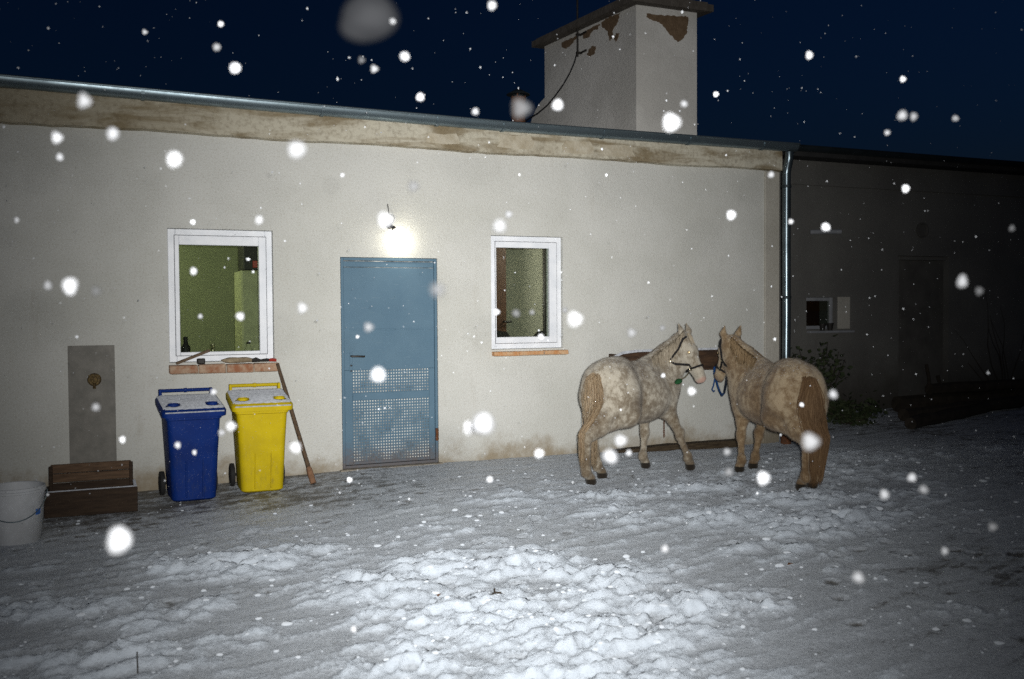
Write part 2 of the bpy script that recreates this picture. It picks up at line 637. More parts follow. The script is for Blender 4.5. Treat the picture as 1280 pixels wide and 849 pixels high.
HEAP = [(0.72, -2.92, 0.42, 0.34, 1.0), (0.39, -2.85, 0.3, 0.3, 0.7), (1.15, -2.8, 0.3, 0.25, 0.7),
        (1.38, -3.85, 0.38, 0.36, 0.9), (1.86, -3.55, 0.36, 0.36, 1.0), (2.30, -3.72, 0.34, 0.34, 1.0), (2.5, -4.2, 0.34, 0.34, 1.0),
        (2.68, -4.75, 0.34, 0.3, 0.9), (1.75, -4.5, 0.6, 0.5, 0.9), (2.1, -5.0, 0.5, 0.4, 0.95), (1.15, -4.9, 0.3, 0.4, 0.7),
        (3.0, -4.85, 0.25, 0.25, 0.6), (1.7, -5.6, 0.6, 0.5, 0.9),
        (3.69, -2.11, 0.4, 0.22, 0.6), (3.5, -2.8, 0.4, 0.4, 0.42), (4.1, -3.1, 0.5, 0.35, 0.8), (4.4, -3.6, 0.5, 0.35, 0.75),
        (4.95, -3.5, 0.5, 0.4, 0.7), (4.5, -2.1, 0.5, 0.25, 0.65), (3.8, -4.0, 0.35, 0.25, 0.4), (5.0, -2.83, 0.5, 0.35, 0.75), (5.6, -3.0, 0.6, 0.5, 0.4),
        (6.3, -1.9, 0.8, 0.7, 0.42), (7.2, -1.2, 0.8, 0.6, 0.4), (5.3, -1.9, 0.7, 0.4, 0.45), (8.6, -1.4, 1.2, 0.8, 0.35),
        (-0.25, -3.45, 0.5, 0.3, 0.5), (0.24, -3.8, 0.5, 0.25, 0.5), (-0.05, -4.3, 0.5, 0.3, 0.55), (0.56, -4.35, 0.4, 0.25, 0.4),
        (3.98, -4.72, 0.3, 0.3, 0.3), (3.85, -5.4, 0.4, 0.25, 0.3), (2.9, -1.9, 0.8, 0.4, 0.32), (2.3, -2.7, 0.6, 0.4, 0.28)]


def snow_field(x, y):
    m = np.zeros_like(x)
    wx = x + 0.16 * fbm(x * 2.1, y * 2.1, 3, 40)
    wy = y + 0.16 * fbm(x * 2.1, y * 2.1, 3, 50)
    for cx, cy, rx, ry, a in HEAP:
        m = np.maximum(m, a * np.exp(-(((wx - cx) / rx) ** 2 + ((wy - cy) / ry) ** 2)))
    return m


def footprints():
    r = random.Random(5)
    out = []
    for _ in range(46):                      # short tracks of hooves and boots
        x, y = r.uniform(-0.4, 6.4), r.uniform(-5.6, -0.9)
        a = r.choice((0.2, 0.5, 3.3, 1.1)) + r.gauss(0, 0.3)
        for k in range(r.randint(3, 8)):
            out.append((x + r.gauss(0, .05), y + r.gauss(0, .05), a + r.gauss(0, .3), r.uniform(0.045, 0.075), r.uniform(0.032, 0.05)))
            x += 0.33 * math.cos(a)
            y += 0.33 * math.sin(a)
    return out


PRINTS = footprints()


def print_field(x, y):
    p = np.zeros_like(x)
    rim = np.zeros_like(x)
    for cx, cy, a, lx, ly in PRINTS:
        sel = (np.abs(x - cx) < 0.2) & (np.abs(y - cy) < 0.2)
        if not sel.any():
            continue
        dx, dy = x[sel] - cx, y[sel] - cy
        u = (dx * math.cos(a) + dy * math.sin(a)) / lx
        v = (-dx * math.sin(a) + dy * math.cos(a)) / ly
        q = np.sqrt(u * u + v * v)
        p[sel] = np.maximum(p[sel], 1 - sstep(q, 0.75, 1.1))
        rim[sel] = np.maximum(rim[sel], np.exp(-((q - 1.35) / 0.28) ** 2))
    return p, rim


def ground_fields(x, y):
    m = snow_field(x, y)
    fp, rim = print_field(x, y)
    # drag marks run roughly from lower left to upper right of the yard
    s = x * 0.97 + y * 0.24
    t = -x * 0.24 + y * 0.97
    w = 0.25 * fbm(x * 1.7, y * 1.7, 2, 77)
    streak = fbm(s * 1.4 + w, t * 8.5 + w * 3, 4, 3, 0.6)
    lump = fbm(x * 8.0, y * 10.0, 4, 11, 0.58)
    crumb = fbm(x * 36.0, y * 36.0, 3, 21, 0.6)
    rid = fbm(x * 3.6 + 3, y * 5.0, 3, 61, 0.55)
    broad = fbm(x * 0.7, y * 0.7, 3, 90)
    near_wall = sstep(y, -2.2, -0.9) * sstep(-x, -3.4, -1.4)
    f = 0.06 + 1.0 * m - 0.45 * fp + 0.2 * rim + (0.38 + 0.25 * m) * streak + (0.34 + 0.3 * m) * lump + (0.18 + 0.5 * m) * rid + 0.16 * crumb + 0.25 * broad - 0.55 * near_wall - 0.30 * sstep(x, 3.1, 4.0) * sstep(-y, 4.1, 4.8) - 0.25 * sstep(x, 6.5, 8.5)  # snow cover thinned at the front right to copy vignette darkening
    crust = 0.011 * sstep(f, 0.18, 0.46) + 0.012 * sstep(f, 0.45, 0.78) + 0.012 * sstep(f, 0.75, 1.15)
    h = crust * (0.45 + 0.65 * np.clip(m * 1.4, 0, 1)) - 0.012 * fp + 0.006 * rim + m * (0.036 * np.clip(rid + 0.1, 0, 1) + 0.024 * lump) + 0.006 * streak + 0.0034 * crumb * (0.45 + m)
    return base_height(x, y) + h, f


# fine sheet: rows get coarser with distance
ang = np.radians(np.linspace(-24, 76, 860))          # from +y towards +x
rad = 2.3 * np.exp(np.linspace(0, math.log(21.0 / 2.3), 460))
A, R = np.meshgrid(ang, rad)
GX, GY = R * np.sin(A), R * np.cos(A) - 8.80719
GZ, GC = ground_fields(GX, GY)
# under the house the ground simply runs on
keep = ~((GY > 0.35) & (GX < 6.9))
nr, nc = GX.shape
idx = np.arange(nr * nc).reshape(nr, nc)
kq = keep[:-1, :-1] & keep[1:, :-1] & keep[:-1, 1:] & keep[1:, 1:]
quads = np.stack([idx[:-1, :-1], idx[:-1, 1:], idx[1:, 1:], idx[1:, :-1]], -1)[kq]
used = np.unique(quads)
remap = -np.ones(nr * nc, int)
remap[used] = np.arange(len(used))
me = bpy.data.meshes.new('yard_ground')
P = np.stack([GX.ravel(), GY.ravel(), GZ.ravel()], -1)[used]
me.from_pydata(P.tolist(), [], remap[quads].tolist())
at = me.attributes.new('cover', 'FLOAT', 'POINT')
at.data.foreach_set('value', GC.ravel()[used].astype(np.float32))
me.shade_smooth()


def ground_material():
    m, n, l, b = nodes_of('yard_surface', 0.6, 0.35, 0.7)
    v, raw = obj_vec(n, l)
    vs, _ = obj_vec(n, l, (1, 2.2, 1))
    a = n.new('ShaderNodeAttribute')
    a.attribute_name = 'cover'
    grit = nz(n, l, v, 160, 3, 0.7)
    mid = nz(n, l, vs, 9, 7, 0.7)
    dust = nz(n, l, v, 45, 5, 0.75)
    asphalt = mixc(n, l, rng(n, l, grit, 0.35, 0.65), (0.05, 0.05, 0.05), (0.14, 0.14, 0.137))
    asphalt = mixc(n, l, rng(n, l, mid, 0.35, 0.7), asphalt, (0.11, 0.103, 0.092))
    slush = mixc(n, l, rng(n, l, dust, 0.32, 0.68), (0.325, 0.355, 0.39), (0.45, 0.485, 0.53))
    slush = mixc(n, l, rng(n, l, grit, 0.60, 0.72, 0.0, 0.35), slush, (0.16, 0.155, 0.145))
    snow = mixc(n, l, rng(n, l, mid, 0.3, 0.75), (0.465, 0.515, 0.575), (0.575, 0.63, 0.695))
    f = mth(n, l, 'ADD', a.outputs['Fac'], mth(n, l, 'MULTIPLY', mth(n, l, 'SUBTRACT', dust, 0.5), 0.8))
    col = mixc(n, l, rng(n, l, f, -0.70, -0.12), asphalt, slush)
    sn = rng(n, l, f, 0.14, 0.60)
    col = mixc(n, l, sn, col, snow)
    l.new(col, b.inputs['Base Color'])
    l.new(rng(n, l, f, -0.2, 0.5, 0.42, 0.85), b.inputs['Roughness'])
    bump_to(n, l, b, mth(n, l, 'ADD', dust, mth(n, l, 'MULTIPLY', grit, 0.5)), 0.9, 0.014)
    return m


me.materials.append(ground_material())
yard = bpy.data.objects.new('yard_ground', me)
COL.objects.link(yard)
tag(yard, 'grey yard surface under patchy trodden snow', kind='structure')

# the wide ground beyond it, one sheet below
g = MB().add([(-400, -400, -0.16), (400, -400, -0.16), (400, 400, -0.16), (-400, 400, -0.16)], [(0, 1, 2, 3)])
mat('far_ground', (0.16, 0.165, 0.175), (0.45, 0.47, 0.5), 0.8, 0.9, 0.5, 10)
tag(g.build('ground', 'far_ground', fix=False), 'snowy ground around the yard', kind='structure')


def ground_z(x, y):
    z, _ = ground_fields(np.array([float(x)]), np.array([float(y)]))
    return float(z[0])


# loose snow chunks kicked up in the yard
def lump_templates(k=7):
    out = []
    for i in range(k):
        bm = bmesh.new()
        bmesh.ops.create_icosphere(bm, subdivisions=2, radius=1.0)
        s = Vector((random.uniform(0.8, 1.25), random.uniform(0.8, 1.25), random.uniform(0.5, 0.85)))
        o = [Vector((random.gauss(0, 1), random.gauss(0, 1), random.gauss(0, 1))).normalized() for _ in range(9)]
        for v in bm.verts:
            d = v.co.normalized()
            r = 1.0
            for q in o:
                r += 0.16 * max(0, d.dot(q) - 0.45) - 0.13 * max(0, -d.dot(q) - 0.55)
            r *= 1 + random.uniform(-0.16, 0.16)
            v.co = Vector((d.x * s.x, d.y * s.y, d.z * s.z)) * r
        bm.verts.index_update()
        out.append((np.array([v.co[:] for v in bm.verts]), np.array([[v.index for v in f.verts] for f in bm.faces])))
        bm.free()
    return out


LUMPS = lump_templates()


def scatter_lumps():
    n = 26000
    x = RNG.uniform(-1.6, 7.5, n)
    y = RNG.uniform(-6.3, -0.7, n)
    m = snow_field(x, y) * 0.8 + 0.16
    keepm = RNG.random(n) < m ** 1.4 * 0.26
    x, y = x[keepm], y[keepm]
    z, c = ground_fields(x, y)
    V, Fc, o = [], [], 0
    for i in range(len(x)):
        r = 0.004 + 0.012 * RNG.random() ** 2.6 + (0.016 * RNG.random() if RNG.random() < 0.09 else 0)
        v, f = LUMPS[int(RNG.integers(len(LUMPS)))]
        a = RNG.random() * 6.28
        ca, sa = math.cos(a), math.sin(a)
        w = np.stack([v[:, 0] * ca - v[:, 1] * sa, v[:, 0] * sa + v[:, 1] * ca, v[:, 2] * 0.65], -1) * r
        V.append(w + np.array([x[i], y[i], z[i] + r * 0.2]))
        Fc.append(f + o)
        o += len(v)
    me = bpy.data.meshes.new('snow_chunks')
    me.from_pydata(np.concatenate(V).tolist(), [], np.concatenate(Fc).tolist())
    me.materials.append(MATS['snow_lump'])
    me.shade_smooth()
    o = bpy.data.objects.new('snow_chunks', me)
    COL.objects.link(o)
    tag(o, 'loose lumps of churned snow scattered over the yard', 'snow', kind='stuff')


scatter_lumps()


# ================================================================== HOUSE
def wall_mesh(x0, x1, z0, z1, y0, y1, holes, xcuts=()):
    """front skin at y0, back skin at y1, with real openings"""
    xs = sorted({x0, x1, *xcuts, *[h[0] for h in holes], *[h[1] for h in holes]})
    zs = sorted({z0, z1, *[h[2] for h in holes], *[h[3] for h in holes]})
    mb = MB()

    def solid(i, j):
        if i < 0 or j < 0 or i >= len(xs) - 1 or j >= len(zs) - 1:
            return False
        cx, cz = (xs[i] + xs[i + 1]) / 2, (zs[j] + zs[j + 1]) / 2
        return not any(h[0] < cx < h[1] and h[2] < cz < h[3] for h in holes)
    for i in range(len(xs) - 1):
        for j in range(len(zs) - 1):
            if not solid(i, j):
                continue
            a, b, c, d = xs[i], xs[i + 1], zs[j], zs[j + 1]
            mb.add([(a, y0, c), (b, y0, c), (b, y0, d), (a, y0, d)], [(0, 1, 2, 3)])
            mb.add([(a, y1, c), (b, y1, c), (b, y1, d), (a, y1, d)], [(3, 2, 1, 0)])
            for di, dj, q in ((-1, 0, [(a, y0, c), (a, y0, d), (a, y1, d), (a, y1, c)]), (1, 0, [(b, y0, c), (b, y1, c), (b, y1, d), (b, y0, d)]),
                              (0, -1, [(a, y0, c), (a, y1, c), (b, y1, c), (b, y0, c)]), (0, 1, [(a, y0, d), (b, y0, d), (b, y1, d), (a, y1, d)])):
                if not solid(i + di, j + dj):
                    mb.add(q, [(0, 1, 2, 3)])
    return mb


house = empty('house', (0, 0, 0), 0, 'long low plastered stable house with blue door, two white windows and chimney block', 'house')
W1 = (0.545, 1.440, 1.060, 2.226)       # left window opening
W2 = (3.555, 4.345, 1.108, 2.238)       # right window opening
DR = (2.050, 2.995, -0.10, 2.000)       # door opening
XR = 7.055
wall_mesh(-5.0, XR, -0.2, 3.16, 0.0, 0.40, [W1, W2, DR]).build('wall', 'wall_plaster', house, fix=False)
# right hand corner strip, a little proud
MB().box(6.86, XR + 0.004, -0.022, 0.1, -0.2, 3.03, 0.006).build('corner_strip', 'strip_plaster', house)
# side and back walls
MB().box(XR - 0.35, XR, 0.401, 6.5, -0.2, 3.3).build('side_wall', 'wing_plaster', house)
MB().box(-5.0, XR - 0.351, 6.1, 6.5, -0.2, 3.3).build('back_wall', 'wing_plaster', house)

# soiled frieze under the gutter
fr = MB()
xs_ = np.linspace(-5.0, XR + 0.012, 120)
top, bot = [], []
for x in xs_:
    bot.append((x, 3.036 + 0.006 * math.sin(x * 3.1) + random.uniform(-0.004, 0.004)))
poly = [(p[0], p[1]) for p in bot]
vv, ff = [], []
for x, z in poly:
    yj = random.uniform(-0.003, 0.003)
    vv += [(x, -0.002, z), (x, -0.052 + yj, z + 0.012), (x, -0.050 + yj, 3.31), (x, 0.2, 3.31)]
for i in range(len(poly) - 1):
    for k in range(3):
        ff.append((i * 4 + k, i * 4 + k + 1, i * 4 + k + 5, i * 4 + k + 4))
n_ = len(poly) - 1
ff += [(0, 1, 2, 3), (n_ * 4 + 3, n_ * 4 + 2, n_ * 4 + 1, n_ * 4)]
fr.add(vv, ff)
frieze = fr.build('frieze', 'frieze_plaster', house)
# pale repaired patches in the frieze
for x0, x1, z0, z1 in ((3.62, 3.98, 3.09, 3.23), (4.34, 4.66, 3.08, 3.21), (4.74, 5.15, 3.08, 3.2), (2.9, 3.2, 3.09, 3.20)):
    p = [(x0 + random.uniform(-.02, .02), z0 + 0.01), (x0 + (x1 - x0) * .5, z0 + random.uniform(-.01, .01)), (x1 + random.uniform(-.02, .02), z0 + 0.012),
         (x1 + random.uniform(-.03, .03), (z0 + z1) / 2), (x1 - 0.02, z1), ((x0 + x1) / 2, z1 + random.uniform(-.02, .02)), (x0 + 0.015, z1 - 0.01), (x0 + random.uniform(-.03, .03), (z0 + z1) / 2)]
    MB().prism(p, -0.058, -0.045).build('plaster_patch', 'stone_pale' if 'stone_pale' in MATS else 'mortar', frieze)

# roof: low pitch felt
rf = MB()
rf.add([(-5.1, -0.10, 3.345), (XR + 0.10, -0.10, 3.345), (XR + 0.10, 3.2, 3.78), (-5.1, 3.2, 3.78),
        (XR + 0.10, 6.6, 3.345), (-5.1, 6.6, 3.345),
        (-5.1, -0.10, 3.312), (XR + 0.10, -0.10, 3.312), (XR + 0.10, 3.2, 3.70), (-5.1, 3.2, 3.70), (XR + 0.10, 6.6, 3.312), (-5.1, 6.6, 3.312)],
       [(0, 1, 2, 3), (3, 2, 4, 5), (6, 9, 8, 7), (9, 11, 10, 8), (0, 6, 7, 1), (5, 4, 10, 11), (1, 7, 8, 2), (2, 8, 10, 4), (0, 3, 9, 6), (3, 5, 11, 9)])
rf.build('roof', 'roof_felt', house)


def zgut(x):
    return float(np.interp(x, [-5, -0.7, 1.29, 3.73, 7.2], [3.45, 3.372, 3.338, 3.310, 3.318]))


# half round gutter: open trough with rolled front lip
def gutter(x0, x1, yc, r, zf, name, material, parent, nseg=60):
    mb = MB()
    rings = []
    for i in range(nseg + 1):
        x = x0 + (x1 - x0) * i / nseg
        zt = zf(x)
        ring = []
        for k in range(13):
            w = math.pi * k / 12
            ring.append((x, yc - math.cos(w) * r, zt - math.sin(w) * r))
        for k in range(13):
            w = math.pi * (12 - k) / 12
            ring.append((x, yc - math.cos(w) * (r - 0.004), zt - math.sin(w) * (r - 0.004) + 0.001))
        rings.append(ring)
    mb.loft(rings)
    g = mb.build(name, material, parent, smooth=True)
    lip = MB()
    lip.tube([(x0 + (x1 - x0) * i / nseg, yc - r - 0.003, zf(x0 + (x1 - x0) * i / nseg)) for i in range(nseg + 1)], 0.0105, 8)
    lip.build('rolled_lip', material, g, smooth=True)
    return g


gut = gutter(-5.0, 7.16, -0.155, 0.078, zgut, 'gutter', 'zinc', house)
for x in (-2.6, -1.15, 0.36, 1.86, 2.95, 3.62, 4.72, 5.75, 6.7):
    z = zgut(x)
    mb = MB()
    pth = [(x, -0.155 - math.cos(math.pi * k / 12) * 0.0815, z - math.sin(math.pi * k / 12) * 0.0815) for k in range(13)]
    vs, fs = [], []
    for p in pth:
        n = Vector((0, p[1] + 0.155, p[2] - z)).normalized() * 0.004
        for dx, s in ((-0.014, 0), (0.014, 0), (0.014, 1), (-0.014, 1)):
            vs.append((p[0] + dx, p[1] + n.y * s, p[2] + n.z * s))
    for i in range(12):
        for k in range(4):
            fs.append((i * 4 + k, i * 4 + (k + 1) % 4, i * 4 + 4 + (k + 1) % 4, i * 4 + 4 + k))
    mb.add(vs, fs).box(x - 0.012, x + 0.012, -0.24, -0.052, z + 0.002, z + 0.008)
    mb.build('gutter_bracket', 'zinc', gut)

# downpipe at the corner, with swan neck
PX, PY = 7.085, -0.105
dp = MB()
dp.tube([(7.08, -0.155, 3.235), (7.08, -0.155, 3.17), (7.082, -0.14, 3.12), (PX, PY - 0.01, 3.06), (PX, PY, 3.0), (PX, PY, 2.2), (PX + .004, PY, 1.4), (PX, PY, 0.9), (PX, PY, 0.16)], 0.047, 16)
pipe = dp.build('downpipe', 'pipe_zinc', house, smooth=True)
for z in (2.86, 1.62, 0.45):
    MB().lathe([(0.049, z - 0.016), (0.054, z - 0.014), (0.054, z + 0.014), (0.049, z + 0.016)], 16, (PX, PY, 0)).build('pipe_clamp', 'zinc_dark', pipe, smooth=True)
MB().lathe([(0.06, -0.12), (0.06, 0.15), (0.066, 0.155), (0.066, 0.19), (0.05, 0.20)], 14, (PX, PY, 0)).build('pipe_shoe', 'rust', pipe, smooth=True)


# ---------------------------------------------------------------- windows
def ring_frame(mb, x0, x1, z0, z1, w, y0, y1, bev=0.004):
    mb.box(x0, x0 + w, y0, y1, z0, z1, bev)
    mb.box(x1 - w, x1, y0, y1, z0, z1, bev)
    mb.box(x0 + w + .0005, x1 - w - .0005, y0, y1, z1 - w, z1, bev)
    mb.box(x0 + w + .0005, x1 - w - .0005, y0, y1, z0, z0 + w, bev)


def window(op, glass, depth, label):
    x0, x1, z0, z1 = op
    win = MB()
    ring_frame(win, x0 + .003, x1 - .003, z0 + .003, z1 - .003, 0.062, depth, depth + 0.07)
    win = win.build('window', 'white_frame', house)
    tag(win, label)
    gx0, gx1, gz0, gz1 = glass
    s = MB()
    a, b, c, d = x0 + 0.058, x1 - 0.058, z0 + 0.058, z1 - 0.058
    w = [gx0 - a, b - gx1, gz0 - c, d - gz1]
    y0, y1 = depth - 0.012, depth + 0.055
    s.box(a, gx0, y0, y1, c, d, 0.004)
    s.box(gx1, b, y0, y1, c, d, 0.004)
    s.box(gx0 + .0005, gx1 - .0005, y0, y1, gz1, d, 0.004)
    s.box(gx0 + .0005, gx1 - .0005, y0, y1, c, gz0, 0.004)
    sash = s.build('sash', 'white_frame', win)
    gk = MB()
    ring_frame(gk, a - 0.004, b + 0.004, c - 0.004, d + 0.004, 0.006, depth - 0.004, depth + 0.004, 0.0)
    gk.build('seal', 'gasket', win)
    pn = MB().box(gx0 - 0.01, gx1 + 0.01, depth + 0.02, depth + 0.026, gz0 - 0.01, gz1 + 0.01)
    pn.build('pane', 'pane_glass', win)
    return win


window(W1, (0.640, 1.318, 1.148, 2.086), 0.035, 'white window with green lit room behind')
window(W2, (3.622, 4.205, 1.228, 2.120), 0.035, 'white window with olive lit room behind')


def sill(x0, x1, zt, h, proj, cuts, bm_, label):
    core = MB().box(x0 + 0.02, x1 - 0.02, -proj + 0.02, 0.03, zt - h - 0.004, zt - 0.010, 0.004)
    s = core.build('sill', 'mortar', house)
    tag(s, label)
    for i in range(len(cuts) - 1):
        a, b = cuts[i], cuts[i + 1]
        MB().box(a + 0.004, b - 0.004, -proj + random.uniform(-.006, .006), 0.028, zt - h + random.uniform(-.003, .003), zt + random.uniform(-.003, .003), 0.006, 1, 0.004).build('brick', bm_, s)


sill(0.535, 1.470, 1.040, 0.075, 0.10, [0.535, 0.775, 1.01, 1.245, 1.470], 'brick_clay', 'rough brick sill under the left window')
sill(3.555, 4.370, 1.090, 0.046, 0.08, [3.555, 3.83, 4.10, 4.370], 'brick_tan', 'thin tan brick sill under the right window')

# ---------------------------------------------------------------- door
DY = 0.012
dz = 0.028
door = MB().box(DR[0] + 0.006, DR[1] - 0.006, DY + 0.03, DY + 0.05, dz, 1.99).build('door', 'door_backing', house)
tag(door, 'blue steel door with perforated lower panels')
fr = MB()
ring_frame(fr, DR[0] + 0.004, DR[1] - 0.004, dz, 1.996, 0.026, DY - 0.012, DY + 0.055, 0.003)
fr.build('door_frame', 'door_paint', door)
lf = MB()
X0, X1 = DR[0] + 0.032, DR[1] - 0.032
Z = [dz + 0.03, 0.085, 0.660, 0.730, 0.945, 1.325, 1.915, 1.962]
lf.box(X0, X1, DY, DY + 0.028, Z[4], 1.905, 0.003)                 # big upper plate
lf.box(X0, X1, DY + 0.004, DY + 0.028, 1.910, Z[7], 0.003)         # head strip
lf.box(X0, X0 + 0.075, DY, DY + 0.028, Z[0], Z[4] - .001, 0.003)
lf.box(X1 - 0.055, X1, DY, DY + 0.028, Z[0], Z[4] - .001, 0.003)
lf.box(X0 + .0755, X1 - .0555, DY, DY + 0.028, Z[2], Z[3], 0.003)
lf.box(X0 + .0755, X1 - .0555, DY, DY + 0.028, Z[0], Z[1], 0.003)
lf.build('door_leaf', 'door_paint', door)
MB().box(X0 + 0.05, X1 - 0.02, DY - 0.006, DY - 0.0005, 1.318, 1.332, 0.002).build('door_rail', 'door_paint', door)


def perforated(z0, z1):
    mb = MB()
    a, b = X0 + 0.0745, X1 - 0.0545
    nx = 29
    nz_ = int(round((z1 - z0) / 0.0272))
    for i in range(nx + 1):
        x = a + (b - a) * i / nx
        mb.box(x - 0.0068, x + 0.0068, DY + 0.007, DY + 0.011, z0, z1)
    for j in range(nz_ + 1):
        z = z0 + (z1 - z0) * j / nz_
        mb.box(a, b, DY + 0.0095, DY + 0.0135, z - 0.0078, z + 0.0078)
    return mb.build('perforated_panel', 'door_paint', door)


perforated(Z[3] - 0.004, Z[4] + 0.004)
perforated(Z[1] - 0.004, Z[2] + 0.004)
hd = MB()
hd.box(2.128, 2.158, DY - 0.006, DY + 0.001, 0.93, 1.11, 0.002)
handle_plate = hd.build('lock_plate', 'door_paint', door)
h2 = MB().tube([(2.143, DY - 0.003, 1.078), (2.143, DY - 0.05, 1.078), (2.16, DY - 0.055, 1.078), (2.262, DY - 0.055, 1.074)], 0.0095, 8)
for z_, r_ in ((0.99, 0.010), (0.94, 0.008)):
    MB().tube([(2.143, DY - 0.007, z_), (2.143, DY - 0.012, z_)], r_, 8).build('keyhole', 'black_iron', door)
h2.build('handle', 'black_iron', door, smooth=True)
for z in (0.30, 1.70):
    MB().lathe([(0.013, z - 0.06), (0.016, z - 0.055), (0.016, z - 0.003), (0.013, z), (0.016, z + 0.003), (0.016, z + 0.055), (0.013, z + 0.06)], 10, (DR[1] - 0.018, DY - 0.02, 0)).build('hinge', 'rust' if z < 1 else 'door_paint', door, smooth=True)
MB().box(DR[0] - 0.03, DR[1] + 0.03, -0.07, 0.06, -0.10, 0.026, 0.008, 1, 0.004).build('threshold', 'mortar', door)

# ---------------------------------------------------------------- lamp over the door
lamp = empty('wall_lamp', (2.52, 0.0, 2.28), 0, 'bare lit bulb in a holder with loose wire above the blue door', 'lamp')
MB().lathe([(0.030, 0.0), (0.032, -0.012), (0.020, -0.022), (0.012, -0.03)], 16, (0, 0, 0.02), 'y').build('wall_rose', 'black_iron', lamp, smooth=True)
MB().tube([(0.0, -0.02, 0.02), (0.008, -0.06, 0.012), (0.018, -0.085, -0.002), (0.024, -0.092, -0.016)], [0.010, 0.012, 0.019, 0.021], 12).build('bulb_holder', 'cable', lamp, smooth=True)
bd = Vector((0.55, -0.10, -0.83)).normalized()
bp0 = Vector((0.026, -0.093, -0.02))
bb = MB()
bb.tube([bp0, bp0 + bd * 0.012, bp0 + bd * 0.03, bp0 + bd * 0.05, bp0 + bd * 0.072, bp0 + bd * 0.088, bp0 + bd * 0.096], [0.013, 0.016, 0.024, 0.030, 0.028, 0.017, 0.004], 14)
bb.build('bulb', 'bulb_glow', lamp, smooth='all')
MB().tube([(-0.012, -0.004, 0.225), (-0.008, -0.006, 0.18), (0.0, -0.012, 0.125), (0.018, -0.02, 0.122), (0.040, -0.02, 0.115), (0.050, -0.012, 0.09), (0.03, -0.02, 0.05), (0.0, -0.015, 0.03)], 0.0042, 6).build('wire', 'cable', lamp, smooth=True)
ld = bpy.data.lights.new('door_bulb_light', 'POINT')
ld.energy = 2.6
ld.color = (1.0, 0.94, 0.78)
ld.shadow_soft_size = 0.03
lo = bpy.data.objects.new('door_bulb_light', ld)
COL.objects.link(lo)
lo.location = (2.62, -0.10, 2.15)

# ---------------------------------------------------------------- rooms behind the windows
def room(x0, x1, y0, y1, z0, z1, wallmat, name):
    t = 0.05
    mb = MB()
    mb.box(x0, x1, y1, y1 + t, z0, z1)
    mb.box(x0 - t, x0, y0, y1 + t, z0, z1)
    mb.box(x1, x1 + t, y0, y1 + t, z0, z1)
    w = mb.build('room_wall', wallmat, house)
    MB().box(x0 - t, x1 + t, y0, y1 + t, z1 + .002, z1 + t).build('room_ceiling', 'room_ceiling', house)
    MB().box(x0 - t, x1 + t, y0, y1 + t, z0 - t, z0 - .002).build('room_floor', 'room_floor', house)


room(-0.6, 1.95, 0.401, 3.0, 0.0, 2.7, 'room_green', 'green')
room(3.1, 6.0, 0.401, 2.9, 0.0, 2.7, 'room_olive', 'olive')


def bulb_lamp(loc, power, color, label):
    e = empty('ceiling_bulb', loc, 0, label, 'lamp')
    MB().lathe([(0.004, 0.30), (0.004, 0.10), (0.018, 0.09), (0.018, 0.05)], 10).build('cord', 'cable', e)
    MB().lathe([(0.012, 0.05), (0.030, 0.02), (0.034, -0.005), (0.026, -0.03), (0.006, -0.042)], 14).build('bulb', 'room_bulb', e, smooth='all')
    d = bpy.data.lights.new('room_light', 'POINT')
    d.energy = power
    d.color = color
    d.shadow_soft_size = 0.08
    o = bpy.data.objects.new('room_light', d)
    COL.objects.link(o)
    o.location = (loc[0], loc[1], loc[2] - 0.09)


bulb_lamp((-0.15, 1.7, 2.39), 75.0, (0.95, 1.0, 0.7), 'lit bulb hanging in the green room')
bulb_lamp((5.3, 1.2, 2.39), 95.0, (1.0, 0.95, 0.85), 'lit bulb hanging in the olive room')

cab = empty('cabinet', (1.50, 1.4, 0.0), 0, 'pale green tall cabinet at the right side inside the left window', 'cabinet')
MB().box(-0.19, 0.28, -0.25, 0.3, 0.0, 1.915, 0.006).build('carcass', 'cabinet_paint', cab)
MB().box(-0.18, 0.27, -0.268, -0.251, 0.06, 1.90, 0.004).build('cabinet_door', 'cabinet_paint', cab)
MB().box(-0.16, -0.14, -0.29, -0.268, 1.0, 1.14, 0.003).build('pull', 'black_iron', cab)
bx = empty('storage_box', (1.53, 1.4, 1.915), 0, 'dark box with a small red tin on top of the pale cabinet', 'box')
MB().box(-0.19, 0.24, -0.2, 0.2, 0.001, 0.34, 0.01).build('carton', 'dark_item', bx)
MB().box(-0.10, -0.04, -0.215, -0.201, 0.03, 0.10, 0.004).build('red_tin', 'red_plastic', bx)
tap = empty('tap', (0.93, 0.22, 1.06), 0, 'small chrome tap standing behind the left window pane', 'tap')
MB().lathe([(0.03, 0.0), (0.03, 0.012), (0.013, 0.02), (0.012, 0.13), (0.016, 0.135), (0.016, 0.15), (0.006, 0.155)], 12).build('stem', 'halter_ring', tap, smooth=True)
MB().tube([(0, 0, 0.10), (0, -0.05, 0.13), (0, -0.09, 0.12), (0, -0.10, 0.095)], 0.009, 8).build('spout', 'halter_ring', tap, smooth=True)
MB().box(0.46, 1.5, 0.15, 0.42, 1.03, 1.06, 0.004).build('window_board', 'room_ceiling', house)
